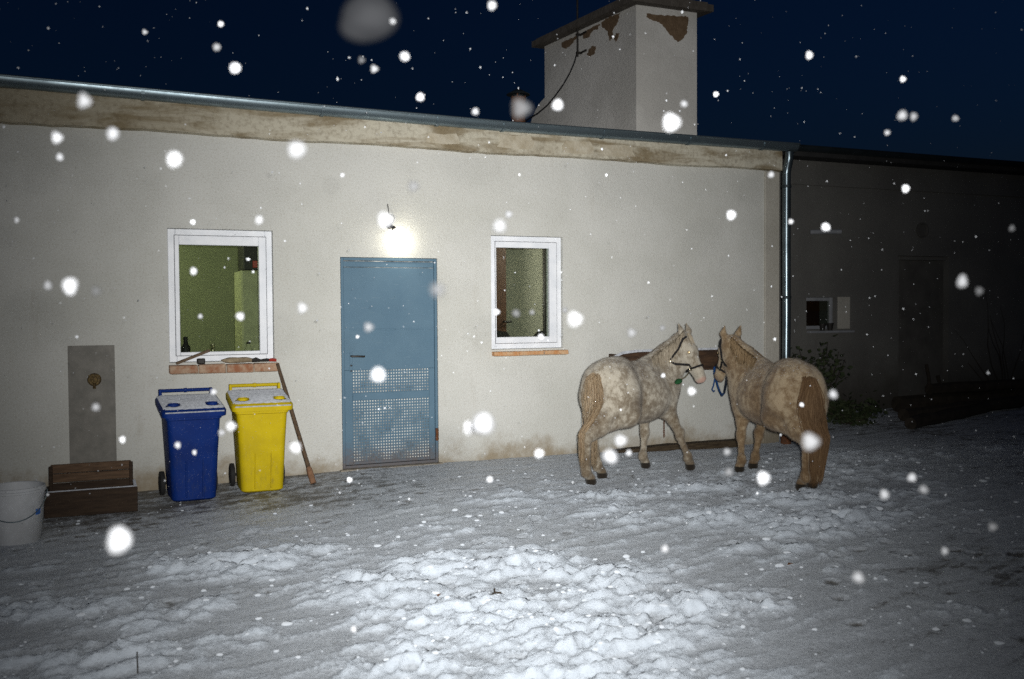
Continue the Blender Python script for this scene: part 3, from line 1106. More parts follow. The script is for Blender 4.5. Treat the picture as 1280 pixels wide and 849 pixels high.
for i, (x, hgt, rr, lb) in enumerate(((0.70, 0.20, 0.04, 'dark squat bottle behind the left window pane, left end'), (1.25, 0.15, 0.035, 'small jar behind the left window pane, right end'))):
    bt = empty('bottle' if i == 0 else 'jar', (x, 0.26, 1.06), 0, lb, 'bottle' if i == 0 else 'jar')
    MB().lathe([(rr * .9, 0.0), (rr, 0.01), (rr, hgt * .62), (rr * .5, hgt * .78), (rr * .42, hgt * .95)], 14).build('body', 'dark_item' if i == 0 else 'cabinet_paint', bt, smooth=True)
    MB().lathe([(rr * .48, hgt * .95), (rr * .48, hgt * 1.08), (rr * .3, hgt * 1.09)], 12).build('cap', 'dark_item', bt, smooth=True)

idr = empty('inner_door', (4.49, 1.9, 0.0), 0, 'reddish brown door standing open inside the right window', 'door')
MB().box(-0.30, 0.02, -0.02, 0.02, 0.01, 2.5, 0.004).build('leaf', 'brown_wood', idr)
MB().tube([(-0.02, -0.02, 1.36), (-0.02, -0.06, 1.36), (0.07, -0.06, 1.36)], 0.012, 8).build('handle', 'black_iron', idr, smooth=True)
cur = empty('dark_curtain', (5.075, 1.85, 0.0), 0, 'dark hanging curtain at the right edge of the right window', 'curtain')
cmb = MB()
cv, cf = [], []
for i in range(25):
    x = -0.09 + 0.30 * i / 24
    yy = 0.02 * math.sin(i * 1.1)
    cv += [(x, yy, 0.05), (x, yy, 2.5), (x, yy + 0.006, 2.5), (x, yy + 0.006, 0.05)]
for i in range(24):
    for k in range(4):
        cf.append((i * 4 + k, i * 4 + (k + 1) % 4, i * 4 + 4 + (k + 1) % 4, i * 4 + 4 + k))
cmb.add(cv, cf).build('cloth', 'dark_item', cur, smooth='all')
MB().tube([(-0.12, 0.0, 2.51), (0.24, 0.0, 2.51)], 0.012, 8).build('curtain_rod', 'black_iron', cur)


def chair(loc, rz, label):
    e = empty('chair', loc, rz, label, 'chair', 'chairs inside the right hand room')
    MB().box(-0.2, 0.2, -0.2, 0.2, 0.78, 0.82, 0.01).build('seat', 'dark_item', e)
    b = MB()
    pr = [(-0.16, 0.92), (-0.15, 1.20), (-0.10, 1.255), (0.0, 1.27), (0.10, 1.255), (0.15, 1.20), (0.16, 0.92)]
    b.prism(pr, 0.17, 0.20)
    b.build('backrest', 'dark_item', e)
    for sx in (-1, 1):
        for sy in (-1, 1):
            MB().tube([(sx * .17, sy * .17, 0.78), (sx * .19, sy * .19, 0.0)], 0.016, 6).build('leg', 'dark_item', e)


chair((4.07, 0.85, 0.0), 0.1, 'dark chair back at the lower left inside the right window')
chair((4.62, 0.85, 0.0), -0.1, 'dark chair back at the lower right inside the right window')

# ---------------------------------------------------------------- chimney block
CY = 1.2
c0 = at_y(795, 6, CY)
c1 = at_y(871, 12, CY)
CX0, CX1, CZ = c0.x, c1.x, c0.z
# depth of the side face from the far vertical edge at pixel x=681
d_ = ray(681, 110)
CYB = CAM.y + d_.y * (CX0 - CAM.x) / d_.x
zb = (CAM + ray(681, 58) * ((CX0 - CAM.x) / ray(681, 58).x)).z
ch = MB()
ch.add([(CX0, CY, 3.2), (CX1, CY, 3.2), (CX1, CYB, 3.2), (CX0, CYB, 3.2), (CX0, CY, CZ), (CX1, CY, CZ + 0.02), (CX1, CYB, zb + 0.02), (CX0, CYB, zb)],
       [(0, 1, 5, 4), (1, 2, 6, 5), (2, 3, 7, 6), (3, 0, 4, 7), (4, 5, 6, 7), (3, 2, 1, 0)])
chim = ch.build('chimney', 'chimney_plaster', house)
tag(chim, 'plastered chimney block with crumbling patches and concrete cap')
sl = (zb - CZ) / (CYB - CY)


def capz(y, o):
    return CZ + sl * (y - CY) + o


cp = MB()
ya, yb_, xa, xb = CY - 0.14, CYB + 0.16, CX0 - 0.13, CX1 + 0.15
nn = 14
for dz0, dz1, inset in ((0.002, 0.085, 0.0), (0.087, 0.12, 0.05)):
    a0, a1, b0, b1 = ya + inset, yb_ - inset, xa + inset, xb - inset
    cp.add([(b0, a0, capz(a0, dz0)), (b1, a0, capz(a0, dz0)), (b1, a1, capz(a1, dz0)), (b0, a1, capz(a1, dz0)),
            (b0, a0, capz(a0, dz1)), (b1, a0, capz(a0, dz1)), (b1, a1, capz(a1, dz1)), (b0, a1, capz(a1, dz1))],
           [(0, 1, 5, 4), (1, 2, 6, 5), (2, 3, 7, 6), (3, 0, 4, 7), (4, 5, 6, 7), (3, 2, 1, 0)])
cp.build('cap_slab', 'cap_concrete', chim)
# flared foot at the back of the side face
fl = MB()
poly = []
zt, zr = CZ - 0.42, 3.3
base_y = CYB
pts = [(0.0, zt)]
for k in range(9):
    w = k / 8 * math.pi / 2
    pts.append((0.78 * math.sin(w), zt - 0.12 - (1 - math.cos(w)) * 0.75))
pts += [(0.78, zr), (0.0, zr)]
vs = [(CX0 + 0.05, base_y + p[0], p[1]) for p in pts] + [(CX1 - 0.05, base_y + p[0], p[1]) for p in pts]
k = len(pts)
fl.add(vs, [tuple(range(k)), tuple(range(2 * k - 1, k - 1, -1))] + [(i, (i + 1) % k, (i + 1) % k + k, i + k) for i in range(k)])
fl.build('chimney_foot', 'chimney_plaster', chim, smooth=True)


def ragged(pix):
    out = []
    for i, p in enumerate(pix):
        q = pix[(i + 1) % len(pix)]
        for k in range(4):
            t = k / 4
            j = 0.0 if k == 0 else 0.9
            out.append((p[0] + (q[0] - p[0]) * t + random.uniform(-j, j), p[1] + (q[1] - p[1]) * t + random.uniform(-j, j)))
    return out


def scar_front(pix):
    pix = ragged(pix)
    pts = [at_y(px, py, CY) for px, py in pix]
    mb = MB()
    k = len(pts)
    vs = [(p.x, CY - 0.004, p.z) for p in pts] + [(p.x, CY + 0.02, p.z) for p in pts]
    mb.add(vs, [tuple(range(k)), tuple(range(2 * k - 1, k - 1, -1))] + [(i, i + k, (i + 1) % k + k, (i + 1) % k) for i in range(k)])
    mb.build('bare_patch', 'bare_plaster', chim)


def scar_side(pix):
    pix = ragged(pix)
    pts = []
    for px, py in pix:
        d = ray(px, py)
        pts.append(CAM + d * ((CX0 - CAM.x) / d.x))
    mb = MB()
    k = len(pts)
    vs = [(CX0 - 0.004, p.y, p.z) for p in pts] + [(CX0 + 0.02, p.y, p.z) for p in pts]
    mb.add(vs, [tuple(range(k)), tuple(range(2 * k - 1, k - 1, -1))] + [(i, i + k, (i + 1) % k + k, (i + 1) % k) for i in range(k)])
    mb.build('bare_patch', 'bare_plaster', chim)


scar_front([(808, 17), (822, 19), (838, 20), (852, 20), (860, 21), (859.5, 32), (859, 40), (855, 47), (847, 53), (842, 48), (836, 42), (831, 35), (824, 28), (816, 26), (809, 22)])
scar_side([(775, 16), (774, 23), (771, 31), (767, 36), (765, 49), (762, 51), (760, 41), (756, 36), (752, 33), (752, 28), (760, 23), (768, 19)])
scar_side([(750, 30), (748, 36), (741, 39), (737, 46), (730, 49), (728, 44), (734, 38), (742, 33)])
scar_side([(724, 44), (719, 50), (714, 56), (708, 61), (702, 59), (702, 54), (710, 50), (718, 46)])
scar_side([(745, 58), (744, 66), (738, 71), (734, 69), (736, 62), (741, 57)])
scar_side([(775, 41), (772, 49), (770, 53), (768, 48), (770, 42)])

# antenna mast on the chimney side, with cable
def side_pt(px, py, off):
    d = ray(px, py)
    return CAM + d * ((CX0 - off - CAM.x) / d.x)


ant = empty('antenna', tuple(side_pt(722, 66, 0.06)), 0, 'thin antenna mast clamped to the side of the chimney block', 'antenna')
aL = Vector(ant.location)
MB().tube([Vector((0, 0, -0.05)), Vector((0, 0, 0.6)), Vector((0, 0, 1.3))], 0.014, 8).build('mast', 'black_iron', ant, smooth=True)
for dz_ in (0.0, 0.24):
    MB().box(-0.02, 0.075, -0.02, 0.02, dz_ - 0.012, dz_ + 0.012, 0.003).box(0.035, 0.055, -0.16, 0.03, dz_ - 0.012, dz_ + 0.012, 0.003).build('wall_bracket', 'black_iron', ant)
cb = [side_pt(x, y, 0.03) - aL for x, y in ((721, 67), (718, 78), (712, 92), (704, 106), (694, 120), (684, 132), (672, 142), (662, 148), (655, 153))]
MB().tube(cb, 0.011, 6).build('antenna_cable', 'cable', ant, smooth=True)

# flue pipe behind the roof edge
fp = at_y(648, 150, 2.3)
flue = empty('flue_pipe', (fp.x, 2.3, 3.6), 0, 'short rusty flue pipe with conical cowl left of the chimney block', 'flue')
ft = at_y(648, 122, 2.3).z - 3.6
MB().lathe([(0.088, 0.0), (0.088, ft - 0.02), (0.094, ft - 0.015), (0.094, ft)], 18).build('pipe', 'rust', flue, smooth=True)
MB().lathe([(0.150, ft + 0.03), (0.145, ft + 0.04), (0.03, ft + 0.10), (0.005, ft + 0.105)], 18).build('cowl', 'zinc_dark', flue, smooth=True)
for a in range(3):
    w = a * 2.09
    MB().box(-0.006, 0.006, -0.006, 0.006, ft - 0.04, ft + 0.045, m=Matrix.Translation((0.092 * math.cos(w), 0.092 * math.sin(w), 0))).build('cowl_strut', 'rust', flue)

# ================================================================== DARK WING
wing = empty('outbuilding', (9.0, 2.3, 0), 0, 'unlit grey outbuilding set back behind the right corner', 'outbuilding')
wx, wy = 9.0, 2.3
WW = (9.404 - wx, 9.945 - wx, 1.185, 1.655)
DW = (11.14 - wx, 12.19 - wx, -0.1, 2.285)
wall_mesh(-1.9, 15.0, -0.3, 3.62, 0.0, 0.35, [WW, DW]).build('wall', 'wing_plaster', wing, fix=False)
MB().box(-1.9, 15.0, -0.035, -0.001, 3.27, 3.62, 0.004).build('fascia_band', 'wing_plaster', wing)
MB().box(-1.95, 15.2, -0.30, 4.0, 3.625, 3.70, 0.01).build('roof', 'roof_felt', wing)
gutter(-1.9, 15.0, -0.37, 0.07, lambda x: 3.745, 'gutter', 'zinc_dark', wing, 20)
wn_ = MB()
ring_frame(wn_, WW[0] + .003, WW[1] - .003, WW[2] + .003, WW[3] - .003, 0.05, 0.06, 0.12)
wn_ = wn_.build('window', 'wing_frame', wing)
MB().box(WW[0] + 0.04, WW[1] - 0.04, 0.085, 0.09, WW[2] + 0.04, WW[3] - 0.04).build('pane', 'pane_glass', wn_)
MB().box(WW[0] - 0.1, WW[1] + 0.1, 0.36, 0.40, WW[2] - 0.1, WW[3] + 0.1).build('room_screen', 'brown_wood', wing)
MB().box(WW[0] - 0.0, WW[1] + 0.28, -0.09, -0.002, 1.135, 1.168, 0.006).build('sill', 'wing_frame', wing)
MB().box(WW[1] + 0.03, WW[1] + 0.26, -0.012, -0.001, 1.19, 1.66, 0.003).build('plaster_patch', 'strip_plaster', wing)
dw = MB().box(DW[0] + 0.08, DW[1] - 0.005, 0.10, 0.15, 0.0, DW[3] - 0.06, 0.004).build('door', 'wing_door', wing)
MB().box(DW[0] + 0.002, DW[0] + 0.078, 0.05, 0.16, 0.0, DW[3] - 0.003, 0.004).box(DW[0] + .079, DW[1] - 0.003, 0.05, 0.16, DW[3] - 0.058, DW[3] - 0.003, 0.004).build('door_frame', 'wing_plaster', dw)
MB().tube([(9.45 - wx, -0.02, 2.595), (9.6 - wx, -0.10, 2.60), (9.87 - wx, -0.18, 2.60)], 0.035, 10).build('pipe_stub', 'wing_frame', wing, smooth=True)
MB().lathe([(0.11, 0.0), (0.12, -0.015), (0.12, -0.03), (0.10, -0.032), (0.09, -0.012)], 22, (11.616 - wx, 0, 2.68), 'y').build('round_vent', 'wing_door', wing, smooth=True)
for i, (x, hgt, s, lb) in enumerate(((9.66, 0.10, 0.045, 'small dark pot, left of two, on the far window sill'), (9.80, 0.11, 0.05, 'small dark pot, right of two, on the far window sill'))):
    p = MB().lathe([(s * .7, 0.0), (s, hgt * .8), (s * 1.1, hgt * .82), (s * 1.1, hgt), (s * .8, hgt), (s * .75, hgt * .85)], 12)
    move(tag(p.build('flower_pot', 'dark_item', smooth=True), lb, 'pot', 'pots on the far window sill'), (x, 2.255, 1.168))
mat('log_brown', (0.075, 0.055, 0.032), (0.03, 0.02, 0.012), 9, 0.9, 0.6, 30, stretch=(1, 6, 6))


# ================================================================== YARD THINGS
def rrect(w, d, r, z, n=5, cx=0.0, cy=0.0, ztilt=0.0):
    pts = []
    for qx, qy, a0 in ((1, 1, 0), (-1, 1, 90), (-1, -1, 180), (1, -1, 270)):
        for k in range(n + 1):
            a = math.radians(a0 + 90 * k / n)
            x = cx + qx * (w / 2 - r) + r * math.cos(a)
            y = cy + qy * (d / 2 - r) + r * math.sin(a)
            pts.append((x, y, z + ztilt * (y - cy)))
    return pts


def wheelie_bin(loc, rz, paint, label):
    e = empty('wheelie_bin', loc, rz, label, 'bin', 'wheelie bins under the left window')
    b = MB()
    rings = [rrect(0.31, 0.36, 0.05, 0.0), rrect(0.342, 0.40, 0.055, 0.015), rrect(0.352, 0.41, 0.055, 0.10), rrect(0.380, 0.437, 0.05, 0.40), rrect(0.413, 0.467, 0.045, 0.692, ztilt=0.14)]
    b.loft(rings)
    body = b.build('body', paint, e, smooth=True)
    c = MB()
    c.loft([rrect(0.414, 0.468, 0.045, 0.690, ztilt=0.14), rrect(0.436, 0.488, 0.045, 0.698, ztilt=0.15), rrect(0.440, 0.492, 0.045, 0.728, ztilt=0.16), rrect(0.43, 0.48, 0.045, 0.731, ztilt=0.16)])
    c.build('collar', paint, body, smooth=True)
    for x in (-0.065, 0.065):                       # moulded ribs low on the front
        rb = MB()
        rb.add([(x - 0.008, -0.199, 0.03), (x + 0.008, -0.199, 0.03), (x + 0.007, -0.2165, 0.34), (x - 0.007, -0.2165, 0.34),
                (x - 0.004, -0.2105, 0.035), (x + 0.004, -0.2105, 0.035), (x + 0.003, -0.2205, 0.325), (x - 0.003, -0.2205, 0.325)],
               [(4, 5, 6, 7), (0, 1, 5, 4), (1, 2, 6, 5), (2, 3, 7, 6), (3, 0, 4, 7)])
        rb.build('rib', paint, body)
    l = MB()
    t = 0.15
    l.loft([rrect(0.470, 0.52, 0.05, 0.722, cy=-0.012, ztilt=t), rrect(0.496, 0.545, 0.055, 0.726, cy=-0.014, ztilt=t), rrect(0.498, 0.548, 0.055, 0.765, cy=-0.014, ztilt=t),
            rrect(0.480, 0.53, 0.06, 0.780, cy=-0.010, ztilt=t), rrect(0.40, 0.44, 0.08, 0.797, ztilt=t * .95), rrect(0.2, 0.22, 0.08, 0.806, ztilt=t * .9)])
    lid = l.build('lid', paint, e, smooth=True)
    for x in (-0.15, 0.15):                          # round finger grips
        MB().lathe([(0.043, 0.0), (0.043, 0.022), (0.036, 0.026), (0.031, 0.020)], 16, (x, -0.165, 0.766)).build('finger_grip', paint, lid, smooth=True)
    # dusting of snow that leaves the grips free
    sm = MB()
    N = 34
    vs, idm, fs = [], {}, []
    for i in range(N + 1):
        for j in range(N + 1):
            x, y = -0.236 + 0.472 * i / N, -0.262 + 0.505 * j / N
            if any((x - gx) ** 2 + (y + 0.165) ** 2 < 0.048 ** 2 for gx in (-0.15, 0.15)):
                continue
            if abs(x) > 0.206 and abs(y + 0.01) > 0.225 and (abs(x) - 0.206) ** 2 + (abs(y + 0.01) - 0.225) ** 2 > 0.032 ** 2:
                continue
            ed = min(0.24 - abs(x), 0.256 - abs(y + 0.01))
            q = max(abs(x) / 0.24, abs(y + 0.01) / 0.265)
            zz = 0.806 + t * .95 * (y + 0.01) - 0.024 * max(0, (q - 0.42) / 0.58) ** 1.5 + 0.0035 + random.uniform(0, 0.004)
            idm[(i, j)] = len(vs)
            vs.append((x, y, zz))
    for i in range(N):
        for j in range(N):
            q = [(i, j), (i + 1, j), (i + 1, j + 1), (i, j + 1)]
            if all(k in idm for k in q):
                fs.append(tuple(idm[k] for k in q))
    sm.add(vs, fs)
    sn = sm.build('snow_dusting', 'thin_snow', lid, smooth='all', fix=False)
    md = sn.modifiers.new('thick', 'SOLIDIFY')
    md.thickness = 0.006
    md.offset = -1
    # front lip snow line
    MB().box(-0.225, 0.225, -0.292, -0.284, 0.722, 0.732, 0.002).build('snow_line', 'thin_snow', lid)
    h = MB()
    h.tube([(-0.192, 0.262, 0.862), (-0.014, 0.262, 0.862), (-0.012, 0.262, 0.862), (0.012, 0.262, 0.862), (0.014, 0.262, 0.862), (0.192, 0.262, 0.862)], [0.015, 0.015, 0.019, 0.019, 0.015, 0.015], 10)
    for s in (-1, 1):
        MB().box(s * 0.205 - 0.012, s * 0.205 + 0.012, 0.215, 0.275, 0.77, 0.878, 0.005).build('handle_arm', paint, e)
    h.build('handle', paint, e, smooth=True)
    MB().tube([(-0.206, 0.19, 0.10), (0.206, 0.19, 0.10)], 0.012, 8).build('axle', 'black_iron', e)
    for s in (-1, 1):
        w = MB().lathe([(0.085, -0.020), (0.098, -0.016), (0.10, 0.0), (0.098, 0.016), (0.085, 0.020)], 24, (s * 0.208, 0.19, 0.10), 'x').build('wheel', 'bin_rubber', e, smooth=True)
        MB().lathe([(0.03, -0.026), (0.062, -0.022), (0.062, 0.022), (0.03, 0.026)], 18, (s * 0.208, 0.19, 0.10), 'x').build('hub', 'bin_rubber', w, smooth=True)
    return e


def on_ground(x, y, dz=0.0):
    return (x, y, float(base_height(np.array([x]), np.array([y]))[0]) + dz)


wheelie_bin(on_ground(0.665, -0.535, 0.006), math.radians(3), 'bin_blue', 'dark blue wheelie bin with snow dusted lid')
wheelie_bin(on_ground(1.225, -0.475, 0.006), math.radians(-1), 'bin_yellow', 'yellow wheelie bin with snow dusted lid beside the blue one')

# leaning lath
st = empty('wooden_pole', on_ground(1.672, -0.52), 0, 'weathered wooden pole leaning on the sill right of the yellow bin', 'pole')
a_, b_ = Vector((0, 0, 0.005)), Vector((1.448 - 1.672, -0.105 + 0.52, 1.03))
dv = (b_ - a_)
MB().tube([a_ + dv * 0.10, a_ + dv * 0.4, a_ + dv * 0.7, b_], [0.019, 0.018, 0.018, 0.015], 8).build('shaft', 'stick_wood', st, smooth=True)
MB().tube([a_, a_ + dv * 0.05, a_ + dv * 0.12, a_ + dv * 0.135], [0.026, 0.027, 0.024, 0.018], 8).build('tip', 'stick_end', st, smooth=True)

# things lying on the left sill
zs1 = 1.044
lt = MB().box(-0.15, 0.15, -0.02, 0.02, -0.011, 0.011, 0.003, 1, 0.002)
lt = tag(lt.build('wooden_lath', 'lath_wood'), 'short wooden lath propped up at an angle on the left sill', 'lath')
lt.location = (0.735, -0.055, zs1 + 0.065)
lt.rotation_euler = (0, math.radians(-21), math.radians(2))
tag(move(MB().box(-0.035, 0.035, -0.03, 0.03, 0, 0.052, 0.008, 1, 0.006).build('wood_block', 'dark_item'), (0.80, -0.055, zs1)), 'dark wood block under the propped lath on the sill', 'block')
sb = MB()
rings = []
for i in range(9):
    x = -0.145 + 0.29 * i / 8
    s = (1 - abs(i - 4) ** 4 / 300.0)
    rings.append([(x, (0.035 * s) * math.cos(w) + random.uniform(-.003, .003), 0.027 + 0.026 * s * math.sin(w) + random.uniform(-.003, .003)) for w in [2 * math.pi * k / 10 for k in range(10)]])
tag(move(sb.loft(rings).build('flat_stone', 'stone', smooth=True), (1.115, -0.045, zs1)), 'long pale stone lying on the left sill', 'stone')
tl = empty('hand_tool', (1.33, -0.05, zs1), 0, 'black hand tool with a red grip at the right end of the left sill', 'tool')
MB().tube([(-0.10, 0, 0.020), (-0.06, 0.005, 0.026), (-0.02, 0, 0.018), (0.03, 0.0, 0.022), (0.06, 0, 0.020)], [0.016, 0.022, 0.012, 0.016, 0.012], 8).build('head', 'dark_item', tl, smooth=True)
MB().tube([(0.055, 0, 0.02), (0.08, -0.004, 0.022), (0.118, -0.01, 0.018)], [0.013, 0.017, 0.014], 8).build('grip', 'red_plastic', tl, smooth=True)

# grey sheet against the wall with a valve in it
sh = empty('sheet_panel', on_ground(-0.07, -0.06), 0, 'grey sheet panel with a brass valve leaning on the wall above the wooden box', 'panel')
shm = Matrix.Rotation(math.radians(-1.8), 4, 'X')
MB().box(-0.184, 0.176, -0.006, 0.006, 0.0, 1.262, 0.002, m=shm).build('sheet', 'grey_sheet', sh)
vc = Vector((0.0, -0.006, 0.985))
vm = shm @ Matrix.Translation((0.015, 0, 0.975))
vl = MB().lathe([(0.052, -0.006), (0.055, -0.012), (0.046, -0.022), (0.030, -0.024), (0.028, -0.05), (0.016, -0.055)], 18, axis='y')
vl.v = [tuple(vm @ Vector(p)) for p in vl.v]
vl = vl.build('valve', 'brass', sh, smooth=True)
q = MB().box(-0.045, 0.045, -0.066, -0.056, 0.028, 0.040, 0.003).box(-0.006, 0.006, -0.066, -0.050, -0.01, 0.03, 0.002).tube([(0, -0.03, -0.01), (0, -0.045, -0.04), (0, -0.045, -0.075)], 0.012, 8)
q.v = [tuple(vm @ Vector(p)) for p in q.v]
q.build('valve_lever', 'brass', vl)

# wooden planter box
tr = empty('wooden_box', on_ground(-0.085, -0.72), 0, 'open dark wooden box with a raised back board by the grey sheet', 'box')


def board(x0, x1, y0, y1, z0, z1, m_='crate_wood', rot=None, name='board', par=None, bev=0.004):
    return MB().box(x0, x1, y0, y1, z0, z1, bev, 1, 0.0015, m=rot).build(name, m_, par or tr)


board(-0.325, 0.325, -0.188, -0.166, 0.005, 0.196)
board(-0.305, 0.305, 0.165, 0.185, 0.005, 0.205)
board(-0.290, 0.290, 0.160, 0.182, 0.212, 0.278, 'crate_wood_pale')
board(-0.290, 0.290, 0.162, 0.184, 0.284, 0.352, 'crate_wood_pale')
board(-0.322, -0.300, -0.165, 0.164, 0.006, 0.19)
board(0.300, 0.322, -0.165, 0.164, 0.006, 0.19)
board(-0.299, 0.299, -0.165, 0.164, 0.010, 0.03)
MB().box(-0.298, 0.298, -0.164, 0.16, 0.031, 0.11, 0.01, 1, 0.01).build('soil', 'dark_item', tr)
for s in (-1, 1):
    board(s * 0.29 - 0.014, s * 0.29 + 0.014, 0.142, 0.159, 0.03, 0.345, 'crate_wood', name='batten')
MB().box(-0.322, 0.322, -0.187, -0.167, 0.1975, 0.204, 0.002).build('snow_line', 'thin_snow', tr)
MB().box(0.3005, 0.3215, -0.164, 0.160, 0.1915, 0.197, 0.002).build('snow_line', 'thin_snow', tr)

# bucket
bk = empty('bucket', on_ground(-0.545, -1.60), 0, 'dirty white plastic bucket at the left edge in front of the wooden box', 'bucket')
bs = MB()
bs.lathe([(0.148, 0.0), (0.152, 0.006), (0.180, 0.335), (0.189, 0.338), (0.189, 0.352), (0.183, 0.355), (0.184, 0.372), (0.178, 0.374), (0.172, 0.37), (0.146, 0.02), (0.02, 0.016)], 40)
bs.build('shell', 'bucket_plastic', bk, smooth=True)
MB().lathe([(0.1495, 0.05), (0.168, 0.285), (0.1675, 0.285), (0.149, 0.05)], 40).build('lining', 'bucket_inside', bk, smooth=True)
pr = MB()
vs, fs = [], []
for i in range(6):
    w = math.radians(-42 + 3.2 * i)
    for z in (0.185, 0.225):
        rr = 0.152 + (0.180 - 0.152) * z / 0.335 + 0.0012
        vs.append((rr * math.cos(w), rr * math.sin(w), z))
for i in range(5):
    fs.append((2 * i, 2 * i + 2, 2 * i + 3, 2 * i + 1))
pr.add(vs, fs).build('print', 'bucket_print', bk, fix=False)
hb = []
for i in range(17):
    w = math.pi * i / 16
    hb.append((0.192 * math.cos(w), -0.10 * math.sin(w) - 0.10 * math.sin(w), 0.335 - 0.17 * math.sin(w)))
MB().tube(hb, 0.004, 6).build('wire_handle', 'zinc', bk, smooth=True)

# feed manger on the wall between the horses
MY = -0.34
m0, m1 = at_y(766, 441, MY), at_y(924, 437, MY)
mz1 = at_y(840, 438.5, MY).z
mz0 = at_y(840, 464, MY).z
mg = empty('manger', (m0.x, 0, mz0), 0, 'long brown wooden feed manger with snow on its rim on the wall between the horses', 'manger')
L_ = m1.x - m0.x
H_ = mz1 - mz0
fb = MB().prism([(0.20, 0.0), (L_, 0.0), (L_, H_), (0.30, H_ - 0.005), (0.12, H_ - 0.02), (0.02, H_ - 0.06), (0.0, H_ - 0.10), (0.06, 0.06)], MY, MY + 0.03)
fb.build('front_board', 'manger_wood', mg)
MB().box(0.1, L_, MY + 0.031, -0.004, 0.0, 0.028, 0.003).build('bottom_board', 'manger_wood', mg)
MB().box(0.35, L_, -0.034, -0.004, 0.029, H_ - 0.02, 0.003).build('back_board', 'manger_wood', mg)
for x in (0.12, L_ - 0.03):
    MB().box(x, x + 0.028, MY + 0.031, -0.035, 0.029, H_ - 0.03, 0.003).build('end_board', 'manger_wood', mg)
rim = MB()
rp = [(0.0, H_ - 0.092), (0.02, H_ - 0.052), (0.12, H_ - 0.012), (0.30, H_ + 0.004), (L_ * .6, H_ + 0.006), (L_, H_ + 0.004)]
rim.tube([(x, MY + 0.013, z) for x, z in rp], [0.011, 0.014, 0.017, 0.016, 0.016, 0.014], 8)
rim.build('rim_snow', 'thin_snow', mg, smooth=True)
for x in (0.4, L_ - 0.3):
    MB().prism([(0, 0)] * 0 + [(x - .02, -0.001), (x + .02, -0.001), (x + .02, -0.05), (x - .02, -0.05)], -0.045, -0.004).build('bracket', 'manger_wood', mg)

# rotten timber along the foot of the wall
k0, k1 = at_y(772, 566, -0.14), at_y(930, 549, -0.14)
bm_ = MB()
rings = []
for i in range(15):
    t = i / 14
    x = k0.x + (k1.x - k0.x) * t
    hh = 0.035 + 0.045 * min(1, t * 1.3) + random.uniform(-.006, .006)
    z0 = float(base_height(np.array([x]), np.array([-0.14]))[0])
    rings.append([(x, -0.155, z0 - 0.03), (x, -0.02, z0 - 0.03), (x, -0.02, z0 + hh * .95), (x, -0.08, z0 + hh), (x, -0.15 + random.uniform(-.008, .008), z0 + hh * .95)])
bo = MB()
c_ = Vector((k0.x, -0.09, 0))
rings = [[(p[0] - c_.x, p[1] - c_.y, p[2]) for p in r] for r in rings]
bo.loft(rings)
bo = move(bo.build('timber_beam', 'log_brown'), (c_.x, c_.y, 0))
tag(bo, 'old brown timber lying along the foot of the wall behind the horses', 'timber')

# short chain hanging on the wall under the manger
cc = at_y(830, 524, -0.12)
cn = empty('chain', (cc.x, -0.12, cc.z - 0.19), 0, 'short rusty chain hanging below the manger between the left horse front legs', 'chain')
for i in range(12):
    ph = math.radians(90 * (i % 2))
    ring = []
    for k in range(13):
        w = 2 * math.pi * k / 12
        x_, z_ = 0.008 * math.cos(w), 0.016 * math.sin(w)
        ring.append((x_ * math.cos(ph), x_ * math.sin(ph), 0.012 + i * 0.023 + z_))
    MB().tube(ring, 0.0035, 5, cap=False).build('link', 'rust', cn, smooth=True)

# ---------------------------------------------------------------- dark corner by the outbuilding
def leafy(name, loc, stems, hgt, spread, nleaf, label, lsize=0.05, cat='shrub', seed=1, bare=0.0):
    rr = random.Random(seed)
    e = empty(name, loc, 0, label, cat)
    sm, lf = MB(), MB()
    for s in range(stems):
        a = rr.uniform(0, 6.28)
        sp = spread * rr.uniform(0.4, 1.0)
        p = Vector((rr.uniform(-.05, .05), rr.uniform(-.05, .05), 0))
        pts = [p.copy()]
        h = hgt * rr.uniform(0.6, 1.0)
        for k in range(6):
            p = p + Vector((math.cos(a) * sp / 6, math.sin(a) * sp / 6, h / 6)) + Vector((rr.gauss(0, .02), rr.gauss(0, .02), 0))
            pts.append(p.copy())
            a += rr.gauss(0, .25)
        sm.tube(pts, [0.009 * (1 - k / 8) for k in range(7)], 5)
        for _ in range(nleaf):
            k = rr.randint(1, 5)
            t = rr.random()
            c = pts[k].lerp(pts[k + 1], t) + Vector((rr.gauss(0, .055), rr.gauss(0, .055), rr.gauss(0, .05)))
            d = Vector((rr.gauss(0, 1), rr.gauss(0, 1), rr.gauss(0, .6))).normalized()
            n = d.cross(Vector((rr.gauss(0, 1), rr.gauss(0, 1), rr.gauss(0, 1)))).normalized()
            ln = lsize * rr.uniform(0.6, 1.2)
            w = n * ln * 0.34
            up = d.cross(n) * ln * 0.1
            lf.add([c, c + d * ln * .45 + w + up, c + d * ln, c + d * ln * .45 - w + up], [(0, 1, 2, 3)])
    sm.build('stem', 'twig', e)
    if lf.v:
        lf.build('foliage', 'leaf_dark', e, fix=False)
    return e


leafy('shrub', on_ground(8.72, 1.3), 12, 1.10, 0.34, 55, 'leafy dark shrub growing at the corner behind the right horse', 0.075, seed=3)
leafy('low_shrub', on_ground(9.45, 1.5), 12, 0.30, 0.4, 34, 'low dark ground shrub beside the far wall under the small window', 0.07, seed=5)
leafy('low_shrub', on_ground(9.0, 1.0), 16, 0.30, 0.45, 40, 'low dark ground shrub right behind the right horse tail', 0.07, seed=6)
leafy('bare_bush', on_ground(12.6, 1.6), 12, 1.9, 1.2, 0, 'bare leafless bush in the dark at the right edge', 0.05, 'bush', seed=8)


